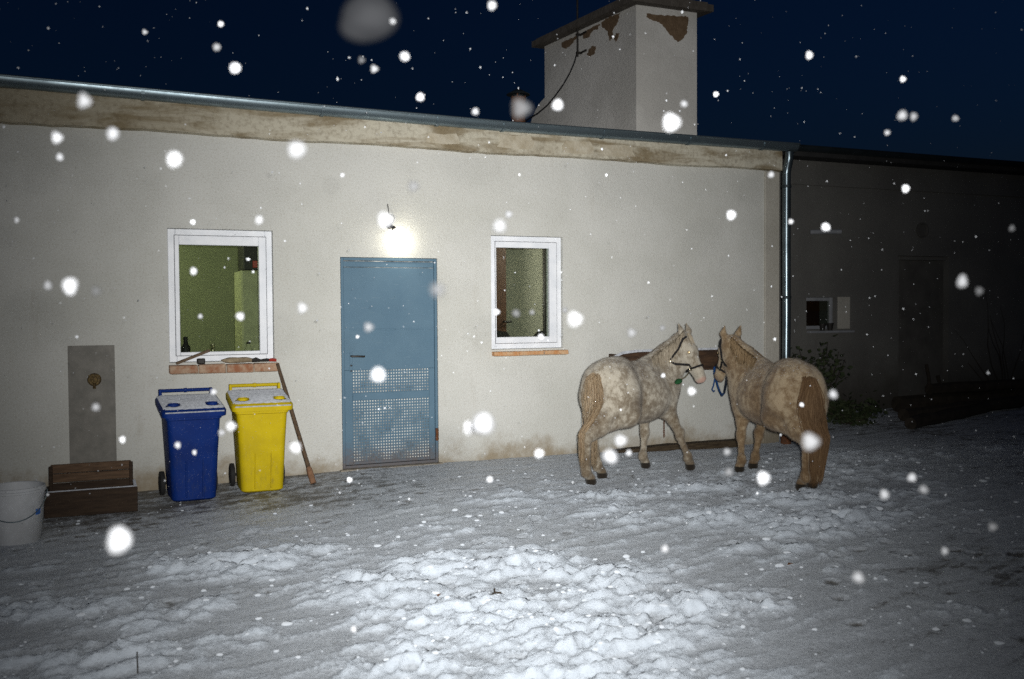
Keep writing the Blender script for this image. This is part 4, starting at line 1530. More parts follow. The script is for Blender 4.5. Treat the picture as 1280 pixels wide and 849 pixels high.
def log(p0, p1, r, label, cat='log'):
    p0, p1 = Vector(p0), Vector(p1)
    c = p0
    mb = MB()
    n = 6
    pts = [(p1 - p0) * (i / n) + Vector((0, random.uniform(-.01, .01), random.uniform(-.01, .01))) for i in range(n + 1)]
    mb.tube(pts, [r * random.uniform(0.9, 1.08) for _ in pts], 9)
    o = mb.build('log' if cat == 'log' else 'wooden_stake', 'log_wood', smooth=True)
    o.location = c
    return tag(o, label, cat)


log((9.3, 0.25, 0.05), (11.6, 1.1, 0.07), 0.08, 'dark log lying nearest the yard in the right corner')
log((9.9, 0.95, 0.06), (12.6, 1.35, 0.08), 0.09, 'dark log lying below the far door')
log((10.6, 1.75, 0.10), (14.2, 1.55, 0.14), 0.12, 'thick dark log lying along the far wall')
log((11.0, 1.55, 0.31), (13.8, 1.45, 0.34), 0.085, 'dark log resting on the thick log by the far wall')
log((11.72, 2.15, 0.0), (11.69, 2.26, 0.63), 0.025, 'upright dark stake, taller of two, against the far door', 'stake')
log((11.98, 2.12, 0.0), (11.92, 2.26, 0.45), 0.03, 'upright dark stake, shorter of two, against the far door', 'stake')

# scraps on the snow
for px, py, ln, a, lb in ((620, 747, 0.07, 0.3, 'dark twig scrap lying on the middle snow heap'), (548, 741, 0.05, 1.2, 'brown leaf scrap left of the twig on the snow'),
                          (988, 702, 0.05, 0.2, 'brown leaf scrap on the trodden snow right of centre'), (172, 833, 0.09, 1.5, 'thin dark twig sticking up at the lower left')):
    p = at_z(px, py, 0.03)
    z = ground_z(p.x, p.y)
    mb = MB()
    if 'leaf' in lb:
        mb.add([(-ln / 2, 0, 0.006), (0, ln * .3, 0.012), (ln / 2, 0, 0.004), (0, -ln * .3, 0.014), (-ln / 2, 0, 0.004), (0, ln * .3, 0.010), (ln / 2, 0, 0.002), (0, -ln * .3, 0.012)],
               [(0, 1, 2, 3), (7, 6, 5, 4), (0, 4, 5, 1), (1, 5, 6, 2), (2, 6, 7, 3), (3, 7, 4, 0)])
    elif 'sticking' in lb:
        mb.tube([(0, 0, -0.01), (0.005, 0, 0.03), (-0.01, 0, 0.06), (0.01, 0, 0.09)], [0.003, 0.003, 0.0025, 0.002], 5)
    else:
        mb.tube([(-ln / 2, 0, 0.008), (0, 0.01, 0.016), (ln / 2, 0, 0.01)], 0.006, 5).tube([(0, 0.01, 0.014), (0.015, 0.03, 0.03)], 0.004, 5)
    o = mb.build('leaf_scrap' if 'leaf' in lb else 'twig', 'dead_leaf' if 'leaf' in lb else 'twig')
    move(o, (p.x, p.y, z), a)
    tag(o, lb, 'leaf' if 'leaf' in lb else 'twig')


# ================================================================== PONIES
class Field:
    """distance field of round cones and ellipsoids, joined smoothly, turned into ONE closed skin"""

    def __init__(s, lo, hi, h):
        s.lo, s.h = np.array(lo, float), h
        s.n = np.ceil((np.array(hi) - s.lo) / h).astype(int)
        s.phi = np.full(s.n, 9.0, np.float32)

    def _sub(s, a, b):
        i0 = np.clip(np.floor((a - s.lo) / s.h).astype(int), 0, s.n)
        i1 = np.clip(np.ceil((b - s.lo) / s.h).astype(int) + 1, 0, s.n)
        sl = tuple(slice(i, j) for i, j in zip(i0, i1))
        g = np.meshgrid(*[s.lo[k] + s.h * np.arange(i0[k], i1[k]) for k in range(3)], indexing='ij')
        return sl, np.stack(g, -1)

    def _join(s, sl, d, k):
        c = s.phi[sl]
        hh = np.maximum(k - np.abs(c - d), 0) / k
        s.phi[sl] = np.minimum(c, d) - hh * hh * k * 0.25

    def cone(s, p, q, r0, r1, k=0.05, flat=None, fl=1.0):
        p, q = np.array(p, float), np.array(q, float)
        r = max(r0, r1) + k + 0.03
        sl, g = s._sub(np.minimum(p, q) - r, np.maximum(p, q) + r)
        if g.size == 0:
            return
        d = g - p
        if flat is not None:
            f = np.array(flat, float)
            f /= np.linalg.norm(f)
            d = d + (d @ f)[..., None] * f * (1 / fl - 1)
        v = q - p
        t = np.clip((d @ v) / max(v @ v, 1e-9), 0, 1)
        dist = np.linalg.norm(d - t[..., None] * v, axis=-1) - (r0 + (r1 - r0) * t)
        s._join(sl, dist, k)

    def ell(s, c, r, k=0.06, yaw=0.0, pitch=0.0):
        c, r = np.array(c, float), np.array(r, float)
        m = r.max() + k + 0.03
        sl, g = s._sub(c - m, c + m)
        d = g - c
        if pitch:
            cp, sp = math.cos(pitch), math.sin(pitch)
            d = np.stack([d[..., 0] * cp + d[..., 2] * sp, d[..., 1], -d[..., 0] * sp + d[..., 2] * cp], -1)
        k0 = np.linalg.norm(d / r, axis=-1)
        k1 = np.linalg.norm(d / (r * r), axis=-1) + 1e-9
        s._join(sl, k0 * (k0 - 1) / k1, k)

    def mesh(s):
        phi = s.phi
        ins = phi < 0
        nx, ny, nz_ = phi.shape
        acc = np.zeros((nx - 1, ny - 1, nz_ - 1, 3), np.float32)
        cnt = np.zeros((nx - 1, ny - 1, nz_ - 1), np.float32)
        cor = [(i, j, k) for i in (0, 1) for j in (0, 1) for k in (0, 1)]

        def view(o):
            return phi[o[0]:nx - 1 + o[0], o[1]:ny - 1 + o[1], o[2]:nz_ - 1 + o[2]]
        for a in cor:
            for ax in range(3):
                if a[ax]:
                    continue
                b = list(a)
                b[ax] = 1
                pa, pb = view(a), view(b)
                ch = (pa < 0) != (pb < 0)
                t = np.where(ch, pa / np.where(ch, pa - pb, 1), 0)
                for c in range(3):
                    acc[..., c] += np.where(ch, a[c] + (t if c == ax else 0), 0)
                cnt += ch
        act = cnt > 0
        vid = -np.ones(act.shape, int)
        vid[act] = np.arange(act.sum())
        ijk = np.argwhere(act)
        V = s.lo + s.h * (ijk + acc[act] / cnt[act][:, None])
        F = []
        for ax in range(3):
            u, w = [(1, 2), (2, 0), (0, 1)][ax]
            a = ins
            sl0 = [slice(None)] * 3
            sl1 = [slice(None)] * 3
            sl0[ax] = slice(0, -1)
            sl1[ax] = slice(1, None)
            x0, x1 = a[tuple(sl0)], a[tuple(sl1)]
            e = np.argwhere(x0 != x1)
            e = e[(e[:, u] > 0) & (e[:, w] > 0) & (e[:, u] < phi.shape[u] - 1) & (e[:, w] < phi.shape[w] - 1)]
            fwd = x0[tuple(e.T)]

            def cell(du, dw):
                c = e.copy()
                c[:, u] += du
                c[:, w] += dw
                return vid[tuple(c.T)]
            q = np.stack([cell(-1, -1), cell(0, -1), cell(0, 0), cell(-1, 0)], -1)
            q[~fwd] = q[~fwd][:, ::-1]
            F.append(q)
        return V, np.concatenate(F)


def coat_material(name, pale, brown, dark, pink=(0.45, 0.27, 0.22)):
    m, n, l, b = nodes_of(name, 0.9, 0.12, 0.15)
    v, raw = obj_vec(n, l)
    vs, _ = obj_vec(n, l, (1.0, 1.0, 0.45))
    tone = n.new('ShaderNodeAttribute')
    tone.attribute_name = 'tone'
    hoof = n.new('ShaderNodeAttribute')
    hoof.attribute_name = 'hoof'
    pk = n.new('ShaderNodeAttribute')
    pk.attribute_name = 'bare_skin'
    big = nz(n, l, v, 5.5, 5, 0.6, 0.4)
    mid = nz(n, l, v, 26, 5, 0.65)
    fine = nz(n, l, vs, 120, 3, 0.7)
    s = mth(n, l, 'ADD', tone.outputs['Fac'], mth(n, l, 'MULTIPLY', mth(n, l, 'SUBTRACT', big, 0.5), 3.5))
    s = mth(n, l, 'ADD', s, mth(n, l, 'MULTIPLY', mth(n, l, 'SUBTRACT', mid, 0.5), 2.6))
    s = mth(n, l, 'ADD', s, mth(n, l, 'MULTIPLY', mth(n, l, 'SUBTRACT', fine, 0.5), 1.4))
    dap = n.new('ShaderNodeTexVoronoi')
    dap.feature = 'SMOOTH_F1'
    dap.inputs['Scale'].default_value = 17
    dap.inputs['Smoothness'].default_value = 0.6
    l.new(v, dap.inputs['Vector'])
    s = mth(n, l, 'ADD', s, mth(n, l, 'MULTIPLY', mth(n, l, 'SUBTRACT', dap.outputs['Distance'], 0.42), 1.25))
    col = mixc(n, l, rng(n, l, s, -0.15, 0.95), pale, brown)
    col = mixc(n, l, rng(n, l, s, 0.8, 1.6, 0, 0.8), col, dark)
    geo = n.new('ShaderNodeNewGeometry')
    sn = n.new('ShaderNodeSeparateXYZ')
    l.new(geo.outputs['Normal'], sn.inputs[0])
    spk = mth(n, l, 'MULTIPLY', rng(n, l, nz(n, l, v, 75, 2, 0.6), 0.60, 0.68), rng(n, l, sn.outputs['Z'], 0.25, 0.8, 0.0, 0.75))
    col = mixc(n, l, spk, col, (0.62, 0.64, 0.66))
    col = mixc(n, l, pk.outputs['Fac'], col, pink)
    col = mixc(n, l, hoof.outputs['Fac'], col, (0.02, 0.016, 0.012))
    l.new(col, b.inputs['Base Color'])
    b.inputs['Sheen Weight'].default_value = 0.15
    b.inputs['Sheen Roughness'].default_value = 0.5
    bump_to(n, l, b, fine, 0.5, 0.01)


coat_material('coat_grey', (0.40, 0.368, 0.305), (0.205, 0.172, 0.128), (0.105, 0.075, 0.046))
coat_material('coat_dun', (0.34, 0.27, 0.18), (0.195, 0.135, 0.078), (0.11, 0.068, 0.035), (0.16, 0.11, 0.08))
def hair(name, c1, c2, c3):
    m, n, l, b = nodes_of(name, 0.6, 0.25)
    geo = n.new('ShaderNodeNewGeometry')
    v, raw = obj_vec(n, l, (1, 1, 0.35))
    f = mth(n, l, 'ADD', mth(n, l, 'MULTIPLY', geo.outputs['Random Per Island'], 0.55), mth(n, l, 'MULTIPLY', nz(n, l, v, 5, 4), 0.7))
    col = mixc(n, l, rng(n, l, f, 0.2, 0.65), c1, c2)
    col = mixc(n, l, rng(n, l, f, 0.6, 1.1), col, c3)
    l.new(col, b.inputs['Base Color'])


hair('hair_rust', (0.17, 0.11, 0.06), (0.27, 0.20, 0.125), (0.40, 0.34, 0.25))
hair('hair_brown', (0.075, 0.042, 0.020), (0.135, 0.08, 0.04), (0.22, 0.14, 0.075))
hair('hair_dun', (0.13, 0.085, 0.045), (0.24, 0.165, 0.09), (0.34, 0.25, 0.15))
hair('hair_mane', (0.15, 0.12, 0.085), (0.30, 0.255, 0.19), (0.44, 0.39, 0.31))


def strand(mb, pts, w, side):
    """a lock of hair: thin three sided spindle along pts"""
    k = len(pts)
    vs, fs = [], []
    for i, p in enumerate(pts):
        t = (pts[min(i + 1, k - 1)] - pts[max(i - 1, 0)]).normalized()
        a = (side - t * side.dot(t))
        a = a.normalized() if a.length > 1e-5 else Vector((1, 0, 0))
        b = t.cross(a)
        ww = w * (0.55 if i == 0 else 1.0 if i < k - 2 else 0.7 if i == k - 2 else 0.08)
        vs += [p + a * ww, p - a * ww * .5 + b * ww * .6, p - a * ww * .5 - b * ww * .6]
    for i in range(k - 1):
        for j in range(3):
            fs.append((i * 3 + j, i * 3 + (j + 1) % 3, i * 3 + 3 + (j + 1) % 3, i * 3 + 3 + j))
    mb.add(vs, fs)


def pony(label, root, heading, feet, poll_w, face_w, nod, coat, tailm, manem, seed, tail_len, tail_w=0.10, girth=1.0, neck_bow=(0, 0), S=0.965, HS=1.0):
    rr = random.Random(seed)
    e = empty('pony', root, heading, label, 'horse')
    e.scale = (S, S, S)
    inv = Matrix.Rotation(-heading, 3, 'Z') * (1 / S)
    feet = {k: tuple((inv @ (Vector((v.x, v.y, root[2])) - Vector(root)))[:2]) + (0.0,) for k, v in feet.items()}
    poll = inv @ (Vector(poll_w) - Vector(root))
    fac = inv @ Vector(face_w)
    fac.z = 0
    fac.normalize()
    up = Vector((0, 0, 1))
    hd = fac * math.cos(nod) - up * math.sin(nod)         # poll -> muzzle
    hb_ = fac * math.sin(nod) + up * math.cos(nod)        # dorsal, out of the forehead
    hs = up.cross(fac)                                    # left

    def H(a, c, s=0.0):
        return poll + (hd * a + hb_ * c + hs * s) * HS
    lo = (-0.95, -0.75, -0.02)
    hi = (1.35, 0.75, 1.50)
    F = Field(lo, hi, 0.0115)
    g = girth
    # trunk
    F.ell((-0.02, 0, 0.745), (0.50, 0.255 * g, 0.262), 0.08)
    F.ell((0.06, 0, 0.68), (0.36, 0.25 * g, 0.215), 0.08)
    F.ell((0.36, 0, 0.76), (0.22, 0.20, 0.25), 0.08)
    F.ell((-0.40, 0, 0.845), (0.26, 0.22, 0.245), 0.08)
    F.cone((-0.30, 0, 0.97), (-0.52, 0, 0.95), 0.12, 0.10, 0.08)
    F.cone((-0.25, 0, 0.92), (0.25, 0, 0.93), 0.11, 0.12, 0.08)
    F.cone((0.16, 0, 0.965), (0.30, 0, 0.97), 0.085, 0.09, 0.07)
    for s in (-1, 1):
        F.ell((-0.43, s * 0.125, 0.76), (0.215, 0.135, 0.275), 0.06, pitch=0.15 * 1)
        F.ell((0.335, s * 0.135, 0.76), (0.15, 0.085, 0.25), 0.06, pitch=-0.25)
    F.cone((-0.60, 0, 0.93), (-0.655, 0, 0.88), 0.05, 0.035, 0.05)          # dock
    # legs
    for key, s in (('FL', 1), ('FR', -1)):
        fx, fy, fz = feet[key]
        el = np.array((0.325, s * 0.125, 0.60))
        ft = np.array((fx - 0.012, fy, 0.125 + fz))
        kn = el * 0.42 + ft * 0.58
        kn[2] = 0.335 + fz * .5
        kn[0] += 0.015
        F.ell(el + (0.0, s * -0.01, 0.06), (0.10, 0.085, 0.17), 0.06)
        F.cone(el, el * .5 + kn * .5 + (0.004, 0, 0), 0.082, 0.051, 0.05)
        F.cone(el * .5 + kn * .5, kn, 0.051, 0.040, 0.03)
        F.cone(kn + (0.008, 0, 0.018), kn + (0.006, 0, -0.02), 0.048, 0.046, 0.015)
        F.cone(kn + (0, 0, -0.03), ft, 0.033, 0.028, 0.02)
        F.cone(ft + (-0.006, 0, 0.012), ft + (-0.012, 0, -0.02), 0.040, 0.043, 0.015)
        F.cone(ft, (fx + 0.015, fy, 0.055 + fz), 0.034, 0.039, 0.02)
        F.cone((fx + 0.018, fy, 0.055 + fz), (fx + 0.028, fy, 0.022 + fz), 0.043, 0.050, 0.012)
    for key, s in (('HL', 1), ('HR', -1)):
        fx, fy, fz = feet[key]
        stf = np.array((-0.275 + (fx + 0.47) * 0.25, s * 0.145, 0.585))
        hk = np.array((fx - 0.075, s * 0.105 * .5 + fy * .5, 0.405 + fz * .5))
        ft = np.array((fx - 0.040, fy, 0.125 + fz))
        F.cone((-0.42, s * 0.12, 0.74), stf, 0.165, 0.115, 0.06)
        hm_ = np.array((-0.50, s * 0.11, 0.70)) * .45 + hk * .55 + (0.02, 0, 0.02)
        F.cone((-0.50, s * 0.11, 0.72), hm_, 0.135, 0.082, 0.06)
        F.cone(hm_, hk + (-0.012, 0, 0.03), 0.082, 0.045, 0.04)
        F.cone(stf, stf * .35 + hk * .65 + (0.0, 0, 0.01), 0.108, 0.052, 0.05)
        F.cone(stf * .35 + hk * .65, hk, 0.052, 0.040, 0.03)
        F.cone(hk + (-0.034, 0, 0.045), hk + (-0.006, 0, -0.02), 0.030, 0.042, 0.018)
        F.cone(hk + (0, 0, -0.02), ft, 0.036, 0.029, 0.02)
        F.cone(ft + (-0.006, 0, 0.012), ft + (-0.014, 0, -0.02), 0.040, 0.044, 0.015)
        F.cone(ft, (fx + 0.008, fy, 0.055 + fz), 0.034, 0.039, 0.02)
        F.cone((fx + 0.012, fy, 0.055 + fz), (fx + 0.022, fy, 0.022 + fz), 0.043, 0.050, 0.012)
    # neck
    nb = Vector((0.36, 0, 0.86))
    jaw = H(0.035, -0.045)
    mid = nb.lerp(jaw, 0.52) + Vector((neck_bow[0] * 0.6, neck_bow[1], 0.015))
    nd = (jaw - nb)
    side = nd.cross(up).normalized()
    F.cone(nb, mid, 0.220, 0.168, 0.09, side, 0.76)
    F.cone(mid, H(0.0, -0.045), 0.168, 0.112, 0.06, side, 0.76)
    F.cone(Vector((0.22, 0, 0.985)), mid + Vector((-0.035, 0, 0.075)), 0.085, 0.072, 0.07, side, 0.7)
    F.cone(mid + Vector((-0.035, 0, 0.075)), H(-0.035, -0.02), 0.072, 0.058, 0.06, side, 0.7)
    # head
    F.cone(H(-0.005, -0.01), H(0.10, -0.005), 0.074, 0.080, 0.04)
    F.cone(H(0.10, 0.0), H(0.32, -0.012), 0.068, 0.047, 0.035)
    F.cone(H(0.05, -0.085), H(0.16, -0.085), 0.078, 0.062, 0.035, hs, 0.72)
    F.cone(H(0.16, -0.078), H(0.36, -0.055), 0.046, 0.030, 0.03, hs, 0.8)
    F.cone(H(0.33, -0.018), H(0.395, -0.022), 0.050, 0.044, 0.03)
    F.cone(H(0.385, -0.06), H(0.40, -0.058), 0.027, 0.025, 0.02)
    for s in (-1, 1):
        F.cone(H(0.375, 0.0, s * 0.028), H(0.40, -0.005, s * 0.028), 0.022, 0.020, 0.012)
        F.cone(H(0.10, 0.045, s * 0.050), H(0.155, 0.035, s * 0.048), 0.026, 0.020, 0.02)      # brow
        F.cone(H(-0.03, 0.03, s * 0.050), H(-0.085, 0.055, s * 0.078), 0.030, 0.031, 0.02)
        F.cone(H(-0.085, 0.055, s * 0.078), H(-0.160, 0.070, s * 0.080), 0.029, 0.009, 0.012)
    V, Q = F.mesh()
    # relax the grid a little
    n = len(V)
    for _ in range(2):
        acc = np.zeros_like(V)
        c = np.zeros(n)
        for a in range(4):
            b = (a + 1) % 4
            np.add.at(acc, Q[:, a], V[Q[:, b]])
            np.add.at(acc, Q[:, b], V[Q[:, a]])
            np.add.at(c, Q[:, a], 1)
            np.add.at(c, Q[:, b], 1)
        V = V * 0.5 + 0.5 * acc / np.maximum(c, 1)[:, None]
    me = bpy.data.meshes.new('body')
    me.from_pydata(V.tolist(), [], Q.tolist())
    me.materials.append(MATS[coat])
    me.shade_smooth()
    x, y, z = V.T

    def blob(c, r):
        return np.exp(-(((x - c[0]) / r[0]) ** 2 + ((y - c[1]) / r[1]) ** 2 + ((z - c[2]) / r[2]) ** 2))
    ay = np.abs(y)
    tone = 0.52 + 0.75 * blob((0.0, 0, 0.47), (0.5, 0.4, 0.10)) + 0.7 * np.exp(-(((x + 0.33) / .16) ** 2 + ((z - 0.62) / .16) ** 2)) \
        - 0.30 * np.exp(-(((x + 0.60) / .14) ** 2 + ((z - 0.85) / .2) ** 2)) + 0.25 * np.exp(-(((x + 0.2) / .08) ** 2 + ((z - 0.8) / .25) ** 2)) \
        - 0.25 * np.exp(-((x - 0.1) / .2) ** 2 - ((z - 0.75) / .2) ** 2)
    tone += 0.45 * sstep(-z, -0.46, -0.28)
    hp = np.stack([(V - np.array(poll)) @ np.array(k) for k in (hd, hb_, hs)], -1)
    inhead = (hp[:, 0] > 0.02) & (np.linalg.norm(hp[:, 1:], axis=1) < 0.17) & (z > 0.8)
    tone = np.where(inhead, tone - 0.35, tone)
    hoof = sstep(-z, -0.054, -0.044)
    skin = np.where(inhead, sstep(hp[:, 0], 0.375, 0.42), 0) * 0.8
    for nm, arr in (('tone', tone), ('hoof', hoof), ('bare_skin', skin)):
        at = me.attributes.new(nm, 'FLOAT', 'POINT')
        at.data.foreach_set('value', arr.astype(np.float32))
    body = bpy.data.objects.new('body', me)
    COL.objects.link(body)
    body.parent = e

    # winter coat: short hairs lying down and back
    rg = np.random.default_rng(seed)
    fc = V[Q].mean(1)
    nr_ = np.cross(V[Q[:, 1]] - V[Q[:, 0]], V[Q[:, 2]] - V[Q[:, 0]])
    nr_ /= np.linalg.norm(nr_, axis=1)[:, None] + 1e-9
    ok = np.where(fc[:, 2] > 0.075)[0]
    pick = rg.choice(ok, 62000)
    p = fc[pick] + rg.normal(0, 0.004, (len(pick), 3))
    nn = nr_[pick]
    fl_ = np.tile(np.array([-0.45, 0, -0.9]), (len(pick), 1)) + rg.normal(0, 0.35, (len(pick), 3))
    fl_ -= nn * (fl_ * nn).sum(1)[:, None]
    fl_ /= np.linalg.norm(fl_, axis=1)[:, None] + 1e-9
    d = fl_ + nn * rg.uniform(0.12, 0.5, (len(pick), 1))
    ln = rg.uniform(0.008, 0.021, (len(pick), 1))
    hp0 = np.stack([(p - np.array(poll)) @ np.array(k) for k in (hd, hb_, hs)], -1)
    ln = np.where(((hp0[:, 0] > 0.08) & (np.linalg.norm(hp0[:, 1:], axis=1) < 0.16))[:, None], ln * 0.45, ln)
    sd = np.cross(d, nn)
    sd /= np.linalg.norm(sd, axis=1)[:, None] + 1e-9
    a0, a1, a2 = p - sd * 0.0012, p + sd * 0.0012, p + d * ln
    hv = np.stack([a0, a1, a2], 1).reshape(-1, 3)
    hm = bpy.data.meshes.new('coat')
    hm.from_pydata(hv.tolist(), [], np.arange(len(hv)).reshape(-1, 3).tolist())
    hm.materials.append(MATS[coat])
    src = Q[pick, 0]
    for nm, arr in (('tone', tone), ('hoof', hoof), ('bare_skin', skin)):
        at = hm.attributes.new(nm, 'FLOAT', 'POINT')
        vals = arr[src] + (rg.normal(0, 0.35, len(src)) if nm == 'tone' else 0)
        at.data.foreach_set('value', np.repeat(vals, 3).astype(np.float32))
    co = bpy.data.objects.new('coat', hm)
    COL.objects.link(co)
    co.parent = e
    co['kind'] = 'stuff'

    # tail: dock high on the rump, locks falling over the buttocks
    tm = MB()
    for i in range(1500):
        w = rr.uniform(0, 6.28)
        q = math.sqrt(rr.random())
        st_ = rr.random() ** 1.5
        p0 = Vector((-0.585 - 0.075 * st_, rr.uniform(-1, 1) * 0.022, 1.005 - 0.17 * st_))
        fly = 1.0 if rr.random() < 0.12 else 0.0
        tl = (p0.z - (1.0 - tail_len)) * rr.uniform(0.62, 1.05)
        pts = []
        for k in range(9):
            t = k / 8
            spread = tail_w * q * math.sin(min(1.0, t * 1.9 + 0.10) * math.pi * .5) * (1 - 0.5 * max(0, t - 0.55) / 0.45)
            back = 0.105 * (1 - st_ * .6) * math.sin(min(1, t * 3.2) * math.pi / 2)
            pts.append(Vector((p0.x - back + spread * math.cos(w) * .55 + 0.05 * t + (0.01 if k else 0.0),
                               p0.y + spread * math.sin(w) * (1.0 + 0.35 * t * fly) + rr.gauss(0, .003), p0.z + 0.016 * math.sin(min(1, t * 5) * math.pi) - tl * t)))
        for k in range(1, 9):                       # stay outside the rump
            for _ in range(40):
                ix = np.round((np.array(pts[k]) - F.lo) / F.h).astype(int)
                if (ix < 0).any() or (ix >= F.n).any() or F.phi[tuple(ix)] > 0.006 + 0.03 * q * (1 + math.sin(w)) / 2:
                    break
                pts[k].x -= 0.008
            if k > 1:
                pts[k].x = min(pts[k].x, pts[k - 1].x + 0.012)
        strand(tm, pts, rr.uniform(0.0018, 0.0040), Vector((0, 1, 0)))
    tm.build('tail', tailm, e, smooth='all', fix=False)['kind'] = 'stuff'

    # mane lies to one side, forelock over the brow
    mm = MB()
    c0_, c1_, c2_ = Vector((0.24, 0, 1.055)), mid + Vector((-0.05, 0, 0.14)), H(-0.075, -0.01)
    for i in range(640):
        t = rr.random()
        c = c0_.lerp(c1_, t * 2) if t < .5 else c1_.lerp(c2_, (t - .5) * 2)
        sg = 1 if rr.random() < 0.5 else -1
        L = rr.uniform(0.07, 0.19) * (0.6 + 0.5 * math.sin(t * 3.1))
        pts = []
        for k in range(5):
            u = k / 4
            pts.append(c + side * sg * (0.012 + 0.072 * math.sin(u * 1.5)) + up * (0.042 * math.sin(u * 3.1) - L * u * u * 0.9 - 0.012) + nd.normalized() * (-0.02 * u + rr.gauss(0, .008)))
        for k in range(5):
            for _ in range(30):
                ix = np.round((np.array(pts[k]) - F.lo) / F.h).astype(int)
                if F.phi[tuple(ix)] > 0.004:
                    break
                pts[k] = pts[k] + side * sg * 0.005 + up * 0.002
        strand(mm, pts, rr.uniform(0.003, 0.006), nd.normalized())
    mm.build('mane', manem, e, smooth='all', fix=False)['kind'] = 'stuff'
    fm = MB()
    for i in range(46):
        s = rr.uniform(-0.045, 0.045)
        L = rr.uniform(0.10, 0.19)
        pts = [H(-0.05 + L * u, 0.075 - 0.02 * u + 0.012 * math.sin(u * 3), s * (0.7 + 0.6 * u) + rr.gauss(0, .004)) for u in (0, .33, .66, 1)]
        strand(fm, pts, rr.uniform(0.004, 0.007), hs)
    fm.build('forelock', manem, e, smooth='all', fix=False)['kind'] = 'stuff'
    # eyes
    for s in (-1, 1):
        c = H(0.128, 0.022, s * 0.066)
        bm = bmesh.new()
        bmesh.ops.create_uvsphere(bm, u_segments=14, v_segments=10, radius=0.019)
        vs = [v.co + c for v in bm.verts]
        bm.verts.index_update()
        fs = [[v.index for v in f.verts] for f in bm.faces]
        bm.free()
        eye = MB().add(vs, fs).build('eye', 'eye_ball', e, smooth='all')
        od = (hs * s * 0.95 + hb_ * 0.1 + hd * 0.12).normalized()
        t1 = od.cross(up).normalized()
        t2 = od.cross(t1)
        vs = [c + od * 0.0206] + [c + od * 0.0172 + (t1 * math.cos(w) + t2 * math.sin(w)) * 0.011 for w in [2 * math.pi * k / 10 for k in range(10)]]
        MB().add(vs, [(0, k + 1, (k + 1) % 10 + 1) for k in range(10)]).build('pupil_shine', 'eye_shine', eye, smooth='all', fix=False)
    # halter, laid on the skin
    def on_skin(a, c, s_):
        """walk outwards from the head axis at distance a towards (c, s_) until the skin is left"""
        o = H(a, -0.035)
        d = (hb_ * c + hs * s_).normalized()
        p = o.copy()
        for _ in range(60):
            ix = np.round((np.array(p) - F.lo) / F.h).astype(int)
            if (ix < 0).any() or (ix >= F.n).any() or F.phi[tuple(ix)] > 0.003:
                break
            p = p + d * 0.004
        return p + d * 0.003

    def strap(name, spec, closed=False):
        pts = [on_skin(*q) for q in spec]
        if closed:
            pts.append(pts[0])
        return MB().tube(pts, 0.0115, 6, cap=not closed).build(name, 'halter_web', e, smooth=True)
    ringang = [2 * math.pi * k / 18 for k in range(18)]
    hal = strap('halter', [(0.275 + 0.012 * math.cos(w), math.cos(w), math.sin(w)) for w in ringang], True)      # noseband

    def strap2(spec):
        return MB().tube([on_skin(*q) for q in spec], 0.0115, 6).build('strap', 'halter_web', hal, smooth=True)
    for s in (-1, 1):
        strap2([(0.275, -0.25, s), (0.23, -0.30, s), (0.18, -0.38, s), (0.135, -0.45, s)])
        strap2([(0.135, -0.45, s), (0.10, -0.25, s), (0.06, 0.0, s), (0.02, 0.35, s), (-0.01, 0.8, s), (-0.02, 1.6, s * .8)])
        strap2([(0.135, -0.45, s), (0.12, -0.8, s), (0.11, -1.5, s), (0.105, -2.0, s * .3)])
        for a, c in ((0.275, -0.25), (0.135, -0.45)):
            p = on_skin(a, c, s) + hs * s * 0.006
            ring = [p + hd * 0.016 * math.cos(w) + hb_ * 0.016 * math.sin(w) for w in [2 * math.pi * k / 12 for k in range(13)]]
            MB().tube(ring, 0.0045, 6, cap=False).build('ring', 'halter_ring', hal, smooth=True)
    return e, (lambda a, c, s=0.0: Vector(root) + Matrix.Rotation(heading, 3, 'Z') @ H(a, c, s) * S)


Lz = float(base_height(np.array([4.4]), np.array([-1.2]))[0]) + 0.006
h1 = math.radians(26)
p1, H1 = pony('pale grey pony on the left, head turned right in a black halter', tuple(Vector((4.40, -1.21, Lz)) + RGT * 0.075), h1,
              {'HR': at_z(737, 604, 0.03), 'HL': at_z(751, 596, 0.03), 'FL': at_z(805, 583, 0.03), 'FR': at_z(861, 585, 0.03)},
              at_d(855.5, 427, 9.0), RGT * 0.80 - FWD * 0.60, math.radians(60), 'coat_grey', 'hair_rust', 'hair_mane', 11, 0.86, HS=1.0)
h2 = math.radians(80)
Rz = float(base_height(np.array([5.55]), np.array([-1.9]))[0]) + 0.006
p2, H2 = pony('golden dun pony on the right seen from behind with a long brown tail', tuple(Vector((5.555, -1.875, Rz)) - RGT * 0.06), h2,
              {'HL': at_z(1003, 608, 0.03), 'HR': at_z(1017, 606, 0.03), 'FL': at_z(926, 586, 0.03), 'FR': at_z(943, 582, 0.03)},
              at_d(913, 430, 9.05), FWD * 0.97 - RGT * 0.24, math.radians(52), 'coat_dun', 'hair_brown', 'hair_dun', 23, 0.93, tail_w=0.125, HS=1.04)

